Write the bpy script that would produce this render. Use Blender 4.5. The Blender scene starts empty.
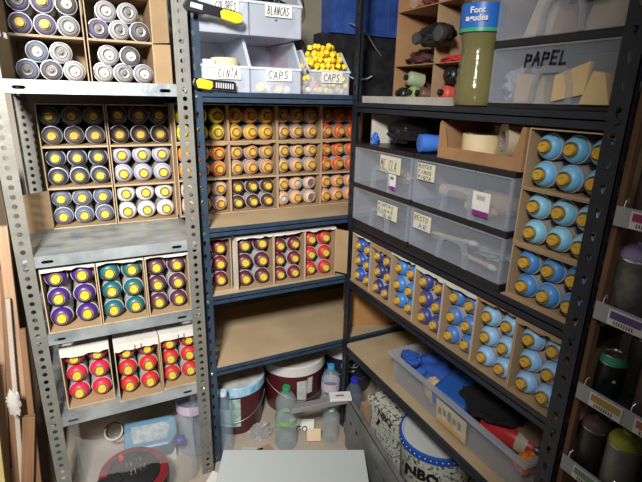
import bpy, math, random
from mathutils import Vector, Matrix, noise, Euler
random.seed(7)
PI = math.pi
COL = bpy.context.scene.collection

# ------------------------------------------------------------------ materials
MATS = {}
def mat(name, c, rough=.6, metal=0., var=0., scale=8., bump=0., bscale=60., alpha=1., c2=None, wave=False, spec=.5, trans=0., coat=0.):
    """procedural material; var mixes towards c2 (or a darker c) by noise; alpha<1 mixes with a transparent shader"""
    if name in MATS: return MATS[name]
    m = bpy.data.materials.new(name); m.use_nodes = True
    nt = m.node_tree; N = nt.nodes; L = nt.links
    b = N['Principled BSDF']; out = N['Material Output']
    b.inputs['Base Color'].default_value = (*c, 1); b.inputs['Roughness'].default_value = rough
    b.inputs['Metallic'].default_value = metal; b.inputs['Specular IOR Level'].default_value = spec
    if coat: b.inputs['Coat Weight'].default_value = coat
    tc = N.new('ShaderNodeTexCoord')
    if var > 0:
        if wave:
            n = N.new('ShaderNodeTexNoise'); n.inputs['Scale'].default_value = scale; n.inputs['Detail'].default_value = 5
            mp = N.new('ShaderNodeMapping'); mp.inputs['Scale'].default_value = wave
            L.new(tc.outputs['Object'], mp.inputs[0]); L.new(mp.outputs[0], n.inputs['Vector'])
        else:
            n = N.new('ShaderNodeTexNoise'); n.inputs['Scale'].default_value = scale; n.inputs['Detail'].default_value = 6
            L.new(tc.outputs['Object'], n.inputs['Vector'])
        r = N.new('ShaderNodeValToRGB'); r.color_ramp.elements[0].position = .35; r.color_ramp.elements[1].position = .68
        d = c2 if c2 else tuple(x * (1 - var) for x in c)
        r.color_ramp.elements[0].color = (*c, 1); r.color_ramp.elements[1].color = (*d, 1)
        L.new(n.outputs['Fac'], r.inputs[0]); L.new(r.outputs[0], b.inputs['Base Color'])
    if bump > 0:
        n2 = N.new('ShaderNodeTexNoise'); n2.inputs['Scale'].default_value = bscale; n2.inputs['Detail'].default_value = 4
        L.new(tc.outputs['Object'], n2.inputs['Vector'])
        bp = N.new('ShaderNodeBump'); bp.inputs['Strength'].default_value = bump; bp.inputs['Distance'].default_value = .01
        L.new(n2.outputs['Fac'], bp.inputs['Height']); L.new(bp.outputs[0], b.inputs['Normal'])
    if alpha < 1:
        t = N.new('ShaderNodeBsdfTransparent'); t.inputs[0].default_value = (.97, .98, 1, 1)
        mx = N.new('ShaderNodeMixShader'); mx.inputs[0].default_value = alpha
        L.new(t.outputs[0], mx.inputs[1]); L.new(b.outputs[0], mx.inputs[2]); L.new(mx.outputs[0], out.inputs[0])
    MATS[name] = m
    return m

galv = mat('galvanised_steel', (.46, .50, .52), .42, .45, .3, 11, .15, 40, c2=(.22, .26, .28), wave=(1,1.8,1))
galv_post = mat('grey_post_paint', (.20, .20, .18), .5, .2, .2, 20, .08, 60)
blue_steel = mat('dark_blue_enamel', (.035, .062, .105), .38, .1, .3, 30, .05, 80)
black_steel = mat('blue_black_enamel', (.018, .023, .035), .4, .1, .3, 30, .05, 80)
mdf = mat('fibreboard', (.50, .38, .235), .8, 0, .25, 5, .05, 150, c2=(.40, .30, .18))
kraft = mat('kraft_card', (.40, .27, .15), .85, 0, .22, 7, .1, 90)
kraft_dark = mat('brown_card', (.36, .20, .095), .85, 0, .22, 7, .1, 90)
kraft_edge = mat('card_edge', (.50, .38, .24), .9, 0, .2, 60, .1, 90)
white_card = mat('white_card', (.72, .69, .64), .8, 0, .15, 12, .1, 70)
concrete = mat('concrete', (.30, .27, .22), .9, 0, .3, 3, .3, 25)
floor_m = mat('dusty_floor', (.50, .43, .35), .85, 0, .25, 4, .2, 40)
plaster = mat('plaster', (.26, .24, .21), .9, 0, .2, 3, .2, 30)
chrome = mat('bright_tin', (.75, .75, .74), .25, .9)
silver = mat('can_silver', (.62, .62, .62), .4, .35)
canlabel = mat('can_wrap', (.66, .65, .64), .45, .1)
ycap = mat('yellow_cap', (.70, .49, .05), .5)
ycap_d = mat('amber_shade_cap', (.60, .36, .04), .55)
gcap = mat('grey_nozzle', (.14, .14, .15), .5)
wcap = mat('white_nozzle', (.55, .55, .54), .45)
clear = mat('clear_plastic', (.60, .64, .70), .3, alpha=.16, bump=.1, bscale=12)
frosted = mat('frosted_plastic', (.80, .87, 1.0), .35, alpha=.29)
frost_rim = mat('frosted_rim', (.80, .87, .97), .3, alpha=.55)
box_rim = mat('clear_box_rim', (.50, .54, .60), .3, alpha=.45)
drawer_clear = mat('drawer_plastic', (.58, .63, .72), .25, alpha=.19)
drawer_rim = mat('drawer_rim_plastic', (.48, .52, .58), .25, alpha=.32)
pet = mat('bottle_plastic', (.55, .66, .70), .08, alpha=.22, bump=.25, bscale=30)
bagm = mat('thin_clear_film', (.70, .71, .70), .25, alpha=.20, bump=.7, bscale=18)
black_pl = mat('black_plastic', (.012, .012, .014), .35)
black_bag = mat('black_bag_film', (.008, .008, .010), .22, bump=.7, bscale=40)
paper = mat('white_paper', (.78, .77, .73), .8, 0, .1, 10)
note = mat('note_paper', (.68, .66, .52), .85, 0, .1, 10)
ink = mat('black_ink', (.01, .01, .012), .6)
tape_m = mat('masking_tape', (.74, .60, .36), .7, 0, .12, 30)
tape_paper = mat('tape_core_print', (.45, .42, .38), .7, 0, .8, 60, c2=(.12, .10, .09))
wood_l = mat('pale_wood', (.44, .28, .17), .7, 0, .35, 6, .1, 60, wave=(12, 12, .8))
wood_m = mat('brown_wood', (.25, .13, .065), .7, 0, .4, 6, .1, 60, wave=(12, 12, .8))
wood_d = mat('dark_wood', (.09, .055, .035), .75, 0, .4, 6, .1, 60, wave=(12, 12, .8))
wood_w = mat('painted_wood', (.46, .40, .34), .75, 0, .35, 6, .1, 60, wave=(12, 12, .8))
def plain(n, c, r=.45, **k): return mat(n, c, r, **k)

# ------------------------------------------------------------------ mesh builder
class MB:
    def __init__(s): s.v = []; s.f = []; s.mi = []
    def add(s, vs, fs, mi=0):
        o = len(s.v); s.v += [tuple(v) for v in vs]
        for f in fs: s.f.append(tuple(o + i for i in f)); s.mi.append(mi)
    def box(s, x0, x1, y0, y1, z0, z1, mi=0, M=None, mis=None):
        v = [Vector(p) for p in ((x0,y0,z0),(x1,y0,z0),(x1,y1,z0),(x0,y1,z0),(x0,y0,z1),(x1,y0,z1),(x1,y1,z1),(x0,y1,z1))]
        if M: v = [M @ p for p in v]
        fs = [(0,3,2,1),(4,5,6,7),(0,1,5,4),(1,2,6,5),(2,3,7,6),(3,0,4,7)]   # bottom, top, front, right, back, left
        if mis:
            o = len(s.v); s.v += [tuple(p) for p in v]
            for f, m in zip(fs, mis): s.f.append(tuple(o + i for i in f)); s.mi.append(m)
        else: s.add(v, fs, mi)
        return s
    def prism(s, poly, y0, y1, mi=0, M=None):
        """poly in (x, z), swept in y"""
        n = len(poly); v = [Vector((p[0], y0, p[1])) for p in poly] + [Vector((p[0], y1, p[1])) for p in poly]
        if M: v = [M @ p for p in v]
        fs = [tuple(range(n)), tuple(range(2*n-1, n-1, -1))] + [(i, i+n, (i+1)%n+n, (i+1)%n) for i in range(n)]
        s.add(v, fs, mi); return s
    def lathe(s, prof, n=24, c=(0,0,0), mi=0, M=None, closed=True, sq=0):
        """prof: (r, z[, material]) from bottom to top; sq>0 makes the section squarish"""
        rows = []
        for p in prof:
            r, z = p[0], p[1]; row = []
            for k in range(n):
                a = 2*PI*k/n; rr = r
                if sq: rr = r * (1 + sq * (1/max(abs(math.cos(a)), abs(math.sin(a))) - 1))
                q = Vector((c[0] + rr*math.cos(a), c[1] + rr*math.sin(a), c[2] + z))
                row.append(M @ q if M else q)
            rows.append(row)
        o = len(s.v)
        for r in rows: s.v += [tuple(q) for q in r]
        for i in range(len(rows)-1):
            m = prof[i+1][2] if len(prof[i+1]) > 2 else mi
            for k in range(n):
                a, b = o+i*n+k, o+i*n+(k+1)%n
                s.f.append((a, b, b+n, a+n)); s.mi.append(m)
        if closed:
            if prof[0][0] > 1e-4: s.f.append(tuple(o+k for k in range(n-1, -1, -1))); s.mi.append(prof[0][2] if len(prof[0]) > 2 else mi)
            if prof[-1][0] > 1e-4: s.f.append(tuple(o+(len(rows)-1)*n+k for k in range(n))); s.mi.append(prof[-1][2] if len(prof[-1]) > 2 else mi)
        return s
    def tube(s, pts, r, n=8, mi=0):
        pts = [Vector(p) for p in pts]; o = len(s.v); up = Vector((.13,.27,.95)).normalized()
        for i, p in enumerate(pts):
            d = (pts[min(i+1,len(pts)-1)] - pts[max(i-1,0)]).normalized()
            a = d.cross(up)
            if a.length < .05: a = d.cross(Vector((1,0,0)))
            a.normalize(); b = d.cross(a)
            for k in range(n): s.v.append(tuple(p + r*(a*math.cos(2*PI*k/n) + b*math.sin(2*PI*k/n))))
        for i in range(len(pts)-1):
            for k in range(n):
                x, y = o+i*n+k, o+i*n+(k+1)%n
                s.f.append((x, y, y+n, x+n)); s.mi.append(mi)
        s.f.append(tuple(o+k for k in range(n-1,-1,-1))); s.mi.append(mi)
        e = o+(len(pts)-1)*n; s.f.append(tuple(e+k for k in range(n))); s.mi.append(mi)
        return s
    def blob(s, c, rad, n=24, m=16, amp=.2, freq=3., seed=0., mi=0, flat=None, M=None):
        c = Vector(c); o = len(s.v); rows = []
        for i in range(m+1):
            th = PI*i/m
            for k in range(n):
                ph = 2*PI*k/n
                d = Vector((math.sin(th)*math.cos(ph), math.sin(th)*math.sin(ph), math.cos(th)))
                w = 1 + amp*noise.fractal(d*freq + Vector((seed, seed*1.7, seed*.3)), .9, 2., 4)
                q = Vector((d.x*rad[0]*w, d.y*rad[1]*w, d.z*rad[2]*w))
                if M: q = M @ q
                q = q + c
                if flat is not None: q.z = max(q.z, flat)
                s.v.append(tuple(q))
        for i in range(m):
            for k in range(n):
                a, b = o+i*n+k, o+i*n+(k+1)%n
                s.f.append((a, a+n, b+n, b)); s.mi.append(mi)
        return s
    def mesh(s, name, mats, smooth=False):
        me = bpy.data.meshes.new(name); me.from_pydata(s.v, [], s.f)
        for m in (mats if isinstance(mats, (list, tuple)) else [mats]): me.materials.append(m)
        me.polygons.foreach_set('material_index', s.mi)
        if smooth:
            me.polygons.foreach_set('use_smooth', [True]*len(s.f))
            try: me.set_sharp_from_angle(angle=math.radians(38))
            except Exception: pass
        me.update(); return me
    def build(s, name, mats, parent=None, smooth=False, bevel=0, loc=None, rot=None, label=None):
        o = bpy.data.objects.new(name, s.mesh(name, mats, smooth)); COL.objects.link(o)
        if parent: o.parent = parent
        if loc: o.location = loc
        if rot: o.rotation_euler = rot
        if bevel:
            b = o.modifiers.new('bevel', 'BEVEL'); b.width = bevel; b.segments = 2; b.limit_method = 'ANGLE'
        if label: o['label'] = label
        return o

def tag(o, label, cat, group=None):
    o['label'] = label; o['category'] = cat
    if group: o['group'] = group
    return o
def thing(name, label, cat, loc=(0,0,0), rz=0., group=None, rot=None):
    o = bpy.data.objects.new(name, None); COL.objects.link(o); o.empty_display_size = .05
    o.location = loc; o.rotation_euler = rot if rot else (0, 0, rz)
    return tag(o, label, cat, group)
def struct(o): o['kind'] = 'structure'; return o
CF = -PI/2     # rotation of everything that faces the aisle from the right-hand rack

# writing ------------------------------------------------------------
STROKES = {
 'C': [[(.9,.85),(.5,1),(.1,.7),(.1,.3),(.5,0),(.9,.15)]], 'A': [[(0,0),(.45,1),(.9,0)],[(.2,.4),(.75,.4)]],
 'P': [[(.1,0),(.1,1),(.8,.9),(.8,.55),(.1,.5)]], 'S': [[(.85,.9),(.4,1),(.1,.75),(.8,.35),(.6,0),(.1,.1)]],
 'I': [[(.4,0),(.45,1)]], 'N': [[(.1,0),(.1,1),(.8,0),(.8,1)]], 'T': [[(0,1),(.9,1)],[(.45,1),(.45,0)]],
 'E': [[(.85,1),(.1,1),(.1,0),(.85,0)],[(.1,.5),(.7,.5)]], 'L': [[(.1,1),(.1,0),(.8,.05)]],
 'R': [[(.1,0),(.1,1),(.8,.9),(.75,.55),(.1,.5),(.85,0)]], 'O': [[(.5,1),(.1,.6),(.2,.1),(.6,0),(.9,.4),(.8,.9),(.5,1)]],
 'B': [[(.1,0),(.1,1),(.7,.9),(.7,.6),(.1,.5),(.85,.35),(.7,0),(.1,0)]], 'M': [[(.0,0),(.1,1),(.45,.4),(.8,1),(.9,0)]],
 'D': [[(.1,0),(.1,1),(.8,.7),(.8,.25),(.1,0)]], 'U': [[(.1,1),(.1,.2),(.5,0),(.8,.2),(.85,1)]],
 'F': [[(.1,0),(.1,1),(.8,1)],[(.1,.5),(.6,.5)]], 'G': [[(.9,.85),(.5,1),(.1,.6),(.2,.1),(.7,0),(.9,.4),(.5,.4)]],
 '~': [[(0,.5),(.2,.7),(.4,.3),(.6,.7),(.8,.3),(1,.5)]], ' ': [], '-': [[(.1,.5),(.8,.5)]],
}
def handwrite(text, x, z, w, h, y, parent, m=None, th=.004, name='handwriting', slant=.12):
    """marker strokes on the plane y (facing -y), text box x..x+w, z..z+h"""
    b = MB(); adv = w/len(text)
    for i, ch in enumerate(text):
        jz = random.uniform(-.08, .08)*h
        for st in STROKES.get(ch, []):
            pts = [(x + adv*(i + .8*p[0]) + slant*h*p[1], z + jz + h*p[1]) for p in st]
            for (a, c) in zip(pts, pts[1:]):
                dx, dz = c[0]-a[0], c[1]-a[1]; l = math.hypot(dx, dz) or 1
                nx, nz = -dz/l*th/2, dx/l*th/2; ex, ez = dx/l*th*.4, dz/l*th*.4
                b.prism([(a[0]-ex+nx, a[1]-ez+nz), (a[0]-ex-nx, a[1]-ez-nz), (c[0]+ex-nx, c[1]+ez-nz), (c[0]+ex+nx, c[1]+ez+nz)][::-1], y-.0006, y)
    return b.build(name, m or ink, parent)
def printed(text, size, M, parent, m=None, bold=.0, name='lettering'):
    cu = bpy.data.curves.new('lettering', 'FONT'); cu.body = text; cu.size = size; cu.align_x = 'CENTER'; cu.align_y = 'CENTER'
    cu.offset = bold; cu.extrude = .0004; cu.space_line = .8; cu.resolution_u = 2
    t = bpy.data.objects.new('tmp', cu); COL.objects.link(t)
    bpy.context.view_layer.update()
    me = bpy.data.meshes.new_from_object(t.evaluated_get(bpy.context.evaluated_depsgraph_get()))
    bpy.data.objects.remove(t); me.transform(M); me.materials.clear(); me.materials.append(m or ink)
    o = bpy.data.objects.new(name, me); COL.objects.link(o); o.parent = parent
    return o
FRONT = Matrix.Rotation(PI/2, 4, 'X')      # text in the xz plane, read from -y
def Tm(x, y, z): return Matrix.Translation((x, y, z))

# ------------------------------------------------------------------ setting
def wallbox(name, a, m): return struct(MB().box(*a).build(name, m))
wallbox('floor', (-2.6, 1.6, -4.0, 1.0, -.05, 0), floor_m)
wallbox('ceiling', (-2.6, 1.6, -4.0, 1.0, 2.75, 2.8), plaster)
wallbox('wall_back', (-2.6, 1.6, .62, .72, 0, 2.75), concrete)
wallbox('wall_right', (.66, .76, -4.0, .62, 0, 2.75), plaster)
wallbox('wall_left', (-2.1, -2.0, -4.0, .62, 0, 2.75), plaster)
wallbox('wall_front', (-2.6, 1.6, -4.1, -4.0, 0, 2.75), plaster)

# ------------------------------------------------------------------ racks
def perf(b, L, w, pitch, kind, M, t=.002, mi=0, skip=None, first=0.):
    """a perforated steel strip: length L along local z, width w along local x, thickness t in y, real holes"""
    n = int(L/pitch); cells = [(first + i*pitch, pitch, True) for i in range(n)]
    if first > 0: cells.insert(0, (0, first, False))
    end = first + n*pitch
    cells = [c for c in cells if c[0]+c[1] <= L+1e-6]; end = cells[-1][0]+cells[-1][1]
    if end < L-1e-4: cells.append((end, L-end, False))
    for i, (z0, h, hole) in enumerate(cells):
        if not hole or (skip and skip(z0)):
            b.box(0, w, 0, t, z0, z0+h, mi, M); continue
        cx, cz = w/2, z0+h/2
        outer = [(w,cz),(w,z0+h),(cx,z0+h),(0,z0+h),(0,cz),(0,z0),(cx,z0),(w,z0)]
        if kind == 'round': R = w*.16; inner = [(cx+R*math.cos(k*PI/4), cz+R*math.sin(k*PI/4)) for k in range(8)]
        elif kind == 'key':
            a, c, d = w*.14, w*.06, h*.20
            inner = [(cx+a,cz+d*.35),(cx+a*.75,cz+d*.9),(cx,cz+d*1.1),(cx-a*.75,cz+d*.9),(cx-a,cz+d*.35),(cx-c,cz-d),(cx,cz-d*1.15),(cx+c,cz-d)]
        else:   # slot: long along z
            a, d = w*.14, h*.34
            inner = [(cx+a,cz),(cx+a,cz+d*.7),(cx,cz+d),(cx-a,cz+d*.7),(cx-a,cz),(cx-a,cz-d*.7),(cx,cz-d),(cx+a,cz-d*.7)]
        vs = [M @ Vector((p[0], y, p[1])) for y in (0, t) for p in outer+inner]
        fs = []
        for k in range(8):
            j = (k+1) % 8
            fs += [(k, j, 8+j, 8+k)[::-1], (16+k, 24+k, 24+j, 16+j)[::-1], (8+k, 8+j, 24+j, 24+k), (k, 16+k, 16+j, j)]
        b.add(vs, fs, mi)
RX = Matrix.Identity(4)
def post(parent, x, y, sx, sy, H, w, pitch, kind, m, w2=None):
    """L-profile upright; corner at (x,y), flanges run sx along x and sy along y"""
    b = MB(); w2 = w2 or w
    M1 = Tm(x, y, 0) @ Matrix.Diagonal((sx, sy, 1, 1)); perf(b, H, w, pitch, kind, M1)
    M2 = Tm(x, y, 0) @ Matrix(((0, sx, 0, 0), (sy, 0, 0, 0), (0, 0, 1, 0), (0, 0, 0, 1))); perf(b, H, w2, pitch, kind, M2)
    return b.build('upright', m, parent)

def pan_shelf(parent, x0, x1, y0, y1, zt, m, lip=.037):
    """folded galvanised shelf: flat deck, lips all round, slots near the lip ends"""
    b = MB(); b.box(x0, x1, y0, y1, zt-.0025, zt)
    Mx = lambda x, y: Tm(x, y, zt-lip) @ Matrix(((0,0,1,0),(0,1,0,0),(1,0,0,0),(0,0,0,1)))
    L = x1-x0; e = .10
    for (yy) in (y0, y1-.002):
        perf(b, e, lip-.0025, .05, 'slot', Mx(x0, yy)); perf(b, e, lip-.0025, .05, 'slot', Mx(x1-e, yy))
        b.box(x0+e, x1-e, yy, yy+.002, zt-lip, zt-.0025)
        b.box(x0, x1, min(yy, yy+.01 if yy == y0 else yy-.01), max(yy, yy+.012 if yy == y0 else yy), zt-lip, zt-lip+.0015)
    b.box(x0, x0+.002, y0, y1, zt-lip, zt-.0025); b.box(x1-.002, x1, y0, y1, zt-lip, zt-.0025)
    return b.build('shelf', m, parent)
def board_shelf(parent, x0, x1, y0, y1, zt, m, lip=.034, front='y'):
    """steel beams round a fibreboard deck"""
    s = bpy.data.objects.new('shelf', MB().box(x0+.004, x1-.004, y0+.004, y1-.004, zt-.014, zt-.001).mesh('shelf', mdf)); COL.objects.link(s); s.parent = parent
    b = MB()
    for (a) in ((x0,x1,y0,y0+.003),(x0,x1,y1-.003,y1),(x0,x0+.003,y0,y1),(x1-.003,x1,y0,y1)):
        b.box(*a, zt-lip, zt)
    for (a) in ((x0,x1,y0,y0+.022),(x0,x1,y1-.022,y1),(x0,x0+.022,y0,y1),(x1-.022,x1,y0,y1)):
        b.box(*a, zt-.018, zt-.0145)
        b.box(*a, zt-lip, zt-lip+.002)
    b.build('beam', m, s)
    return s
def bolts(parent, pts, m, d='y'):
    for p in pts:
        M = Tm(*p) @ (Matrix.Rotation(PI/2, 4, 'X') if d == 'y' else Matrix.Rotation(-PI/2, 4, 'Y'))
        MB().lathe([(.006,0),(.006,.002),(.004,.004),(0,.0045)], 8, M=M).build('bolt', m, parent)

AX0, AX1, AY0, AY1 = -1.118, -.588, -.042, .52
rA = thing('steel_rack', 'light grey perforated steel rack with galvanised shelves, leftmost in the room', 'shelving rack', (-.85, .24, 0))
def loc(p, o): return (p[0]-o.location.x, p[1]-o.location.y, p[2])
ox, oy = -.85, .24
for (x, y, sx, sy) in ((AX0, AY0, 1, 1), (AX1, AY0, -1, 1), (AX0, AY1, 1, -1), (AX1, AY1, -1, -1)):
    post(rA, x-ox, y-oy, sx, sy, 2.1, .046, .027, 'round', galv_post)
A_Z = (1.459, .968, .711, .409)
for z in A_Z + (1.90,): pan_shelf(rA, AX0+.004-ox, AX1-.004-ox, AY0+.003-oy, AY1-.003-oy, z, galv)
bolts(rA, [(AX0+.02-ox, AY0-oy, z-.02) for z in A_Z[1:]] + [(AX1-.02-ox, AY0-oy, z-.02) for z in A_Z], chrome)

BX0, BX1, BY0, BY1 = -.585, .57, 0, .52
rB = thing('steel_rack', 'dark blue steel rack with fibreboard shelves in the middle, holding yellow and orange cans', 'shelving rack', (0, .26, 0))
for (x, y, sx, sy) in ((BX0, BY0, 1, 1), (BX1, BY0, -1, 1), (BX0, BY1, 1, -1), (BX1, BY1, -1, -1)):
    post(rB, x, y-.26, sx, sy, 2.1, .036, .048, 'key', blue_steel)
B_Z = (1.440, .987, .729, .430)
for z in B_Z: board_shelf(rB, BX0+.003, BX1-.003, BY0+.003-.26, BY1-.003-.26, z, blue_steel)
bolts(rB, [(BX0+.018, -.26, z-.016) for z in B_Z], chrome)

CX0, CX1, CY0, CY1 = 0, .44, -1.012, -.004
rC = thing('steel_rack', 'blue-black steel rack with fibreboard shelves along the right wall, holding blue cans', 'shelving rack', (.22, -.5, 0))
for (x, y, sx, sy) in ((CX0, CY1, 1, -1), (CX1, CY1, -1, -1), (CX0, CY0, 1, 1), (CX1, CY0, -1, 1)):
    post(rC, x-.22, y+.5, sx, sy, 2.1, .034, .048, 'key', black_steel, w2=.042 if y == CY0 else .032)
C_Z = (1.416, .965, .720, .413)
for z in C_Z: board_shelf(rC, CX0+.003-.22, CX1-.003-.22, CY0+.003+.5, CY1-.003+.5, z, black_steel, lip=.036)
bolts(rC, [(-.22, CY0+.02+.5, z-.018) for z in C_Z], black_steel, 'x')

# ------------------------------------------------------------------ spray cans
BODY = MB().lathe([(.0315,0,1),(.0325,.002,1),(.0325,.005,1),(.032,.006,0),(.032,.150,0),(.0330,.152,1),(.0335,.1545,1),(.0328,.157,1),(.0300,.1575,1)], 24).mesh('body', [canlabel, mat('pale_rim', (.48,.48,.50), .35, .25)], True)
CUP = MB().lathe([(.0180,.165),(.0183,.172),(.0190,.1815),(.0182,.183),(.0172,.1815),(.0165,.174),(.0130,.173)], 20, closed=False).mesh('valve_cup', [mat('collar_tin', (.42,.37,.30), .35, .5)], True)
CAPM = MB().lathe([(.0130,.168),(.0134,.170),(.0132,.186),(.0120,.1885),(.0070,.189),(.0062,.1865),(.003,.1865)], 16)
NOZ = MB().lathe([(.0125,.168),(.0125,.172),(.006,.173),(.006,.182),(.005,.184),(.001,.184)], 14)
def domemesh(m):
    return MB().lathe([(.0306,.1555),(.0306,.160),(.0288,.1675),(.0250,.1735),(.0215,.1765),(.0175,.178),(.0165,.176)], 24, closed=False).mesh('shoulder', [m], True)
_dome, _cap, _proto = {}, {}, {}
def can_proto(dome, cap):
    k = (dome.name, cap.name)
    if k not in _dome: pass
    if dome.name not in _dome: _dome[dome.name] = domemesh(dome)
    if cap.name not in _cap: _cap[cap.name] = (NOZ if cap in (gcap, wcap) else CAPM).mesh('cap', [cap], True)
    return _dome[dome.name], _cap[cap.name]
def can(loc, rot, dome, cap, label, group, scale=1.):
    d, c = can_proto(dome, cap)
    r = bpy.data.objects.new('spray_can', None); COL.objects.link(r); r.empty_display_size = .03
    r.location = loc; r.rotation_euler = rot; r.scale = (scale,)*3
    tag(r, label, 'spray can', group)
    for nm, me in (('body', BODY), ('shoulder', d), ('valve_cup', CUP), ('cap', c)):
        o = bpy.data.objects.new(nm, me); COL.objects.link(o); o.parent = r
    return r

def jag(x0, x1, z0, z1, n, amp, top=False):
    """outline of a torn strip: straight at one side, ragged at the other"""
    pts = [(x0 + (x1-x0)*i/n, (z1 if top else z0) + random.uniform(-amp, amp)) for i in range(n+1)]
    return ([(x0, z0), (x1, z0)] + pts[::-1]) if top else (pts + [(x1, z1), (x0, z1)])
def carton(loc, rz, W, H, D, label, group, outer=None, flap_top=0., flap_bot=0., side_flap=None, t=.003, arrows=False, top=True, tone=None):
    r = thing('cardboard_box', label, 'cardboard box', loc, rz, group)
    k = tone or kraft; mats = [k, outer or k, kraft_edge]
    b = MB()
    # faces: bottom, top, front, right, back, left
    b.box(0, W, 0, D, 0, t, mis=(1,0,2,1,1,1))
    if top: b.box(0, W, 0, D, H-t, H, mis=(0,1,2,1,1,1))
    b.box(0, t, 0, D, t, H-t, mis=(0,0,2,0,1,1)); b.box(W-t, W, 0, D, t, H-t, mis=(0,0,2,1,1,0))
    b.box(t, W-t, D-t, D, t, H-t, mis=(0,0,0,0,1,0))
    b.build('box_body', mats, r)
    if flap_top:
        f = MB().prism(jag(.001, W-.001, H-flap_top, H, 9, .004), -.0025, 0); f.build('torn_flap', outer or k, r)
    if flap_bot:
        f = MB().prism(jag(.001, W-.001, 0, flap_bot, 9, .002, True), -.0025, 0); f.build('torn_flap', k, r)
    if side_flap:
        dx, dy, z0, z1, sd = side_flap; L = math.hypot(dx, dy)
        M = Tm(0 if sd < 0 else W, 0, 0) @ Matrix.Rotation(math.atan2(dy, dx), 4, 'Z')
        MB().box(0, L, 0, .003, z0, z1, M=M).build('side_flap', mats[0], r)
    if arrows:
        a = MB()
        for xx in (.46, .60):
            cx = W*xx
            a.box(cx-.0015, cx+.0015, -.0035, -.0026, H-.030, H-.012)
            a.prism([(cx-.005, H-.028), (cx, H-.036), (cx+.005, H-.028)], -.0035, -.0026)
        a.build('printed_arrows', ink, r)
    return r
ROWN = {2: ('bottom row', 'top row'), 3: ('bottom row', 'middle row', 'top row')}
COLN = {2: ('left', 'right'), 3: ('left', 'middle', 'right')}
def fill(loc, rz, W, H, cols, rows, dome, cap, col, desc, group, recess=.004, D=.192, skip=(), pick=None):
    """cans lying in a box, tops towards the open front"""
    R = Matrix.Rotation(rz, 4, 'Z'); px = (W-.006)/cols
    for i in range(rows):
        for j in range(cols):
            if (i, j) in skip: continue
            x = .003 + px*(j+.5) + random.uniform(-.0004, .0004); sc_ = min(1, px/.0692); z = .0035 + .0336*sc_ + i*.0674*sc_
            y = recess + .191*sc_ + random.uniform(-.001, .006)
            p = Vector(loc) + R @ Vector((x, y, z))
            dm, cp, cn = dome, cap, col
            if pick and (i, j) in pick: dm, cp, cn = pick[(i, j)]
            lab = f"{cn} spray can, {ROWN[rows][i]}, {COLN[cols][j]}, {desc}"
            can(p, (PI/2, 0, rz + random.uniform(-.002, .002)), dm, cp, lab, group, sc_)

def dome(n, c, rough=.38, **k): return mat('dome_'+n, c, rough, **k)
D_ = {
 'charcoal': dome('charcoal', (.10,.10,.11)), 'smoke': dome('smoke', (.09,.09,.10)), 'umber': dome('umber', (.045,.028,.024)),
 'slate': dome('slate', (.045,.052,.085)), 'lavender': dome('lavender', (.42,.42,.54)), 'bluegrey': dome('bluegrey', (.12,.14,.23)),
 'white': dome('white', (.66,.65,.68)), 'purple': dome('purple', (.055,.018,.17)), 'teal': dome('teal', (.012,.12,.14)),
 'plum': dome('plum', (.085,.025,.05)), 'crimson': dome('crimson', (.62,.02,.06)), 'scarlet': dome('scarlet', (.58,.022,.02)),
 'yellow': dome('yellow', (.82,.66,.02)), 'amber': dome('amber', (.74,.38,.03)), 'sand': dome('sand', (.55,.31,.17)),
 'vermilion': dome('vermilion', (.68,.11,.02)), 'orange': dome('orange', (.88,.27,.04)), 'ochre': dome('ochre', (.52,.26,.11)),
 'beige': dome('beige', (.58,.34,.18)), 'peach': dome('peach', (.72,.38,.20)), 'cocoa': dome('cocoa', (.075,.028,.018)),
 'salmon': dome('salmon', (.70,.32,.15)), 'pink_sand': dome('pink_sand', (.66,.42,.32)),
 'burgundy': dome('burgundy', (.15,.013,.024)), 'mulberry': dome('mulberry', (.085,.016,.032)), 'wine': dome('wine', (.40,.03,.04)),
 'cobalt': dome('cobalt', (.025,.09,.42)), 'navy': dome('navy', (.03,.04,.17)), 'azure': dome('azure', (.05,.22,.60)),
 'indigo': dome('indigo', (.05,.06,.25)), 'royal': dome('royal', (.07,.20,.52)), 'sky': dome('sky', (.22,.52,.86)),
 'pale': dome('pale', (.30,.54,.84)), 'cyan': dome('cyan', (.18,.50,.80)), 'mid': dome('mid', (.08,.28,.66)), 'lightcyan': dome('lightcyan', (.26,.60,.80)),
 'sil1': dome('sil1', (.38,.40,.45), .35, metal=.3), 'sil2': dome('sil2', (.25,.31,.46), .35, metal=.3), 'sil3': dome('sil3', (.50,.50,.53), .35, metal=.2),
 'sil4': dome('sil4', (.16,.16,.19), .35, metal=.3), 'sil5': dome('sil5', (.20,.19,.34), .35, metal=.3),
}
# --- grey rack, top shelf: silver topped cans in four cartons
G = 'silver topped cans on the top shelf of the grey rack'
GB = 'cardboard boxes on the top shelf of the grey rack'
z0 = 1.4592
def silverbox(x, z, W, H, spots, desc, lab, fl):
    carton((x, .262, z), 0, W, H, .212, lab, GB, side_flap=fl)
    for (i, j, u, dm, cp, cn) in spots:
        can((x+u, .262+.198, z+.003+.0336+i*.0565), (PI/2, 0, random.uniform(-.002,.002)), D_[dm], cp, f"{cn} spray can, {desc}", G)
S = D_
silverbox(-1.077, z0, .214, .1365, [(0,0,.038,'sil2',gcap,'blue-grey'),(0,1,.106,'sil4',gcap,'dark grey'),(0,2,.173,'sil3',wcap,'pale silver'),(1,0,.072,'sil2',wcap,'steel blue'),(1,1,.140,'sil3',gcap,'silver')],
          'in lower left box on the grey rack top shelf', 'lower left kraft box of five silver cans on grey rack top shelf', (-.015,-.15,.0,.12,-1))
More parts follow.
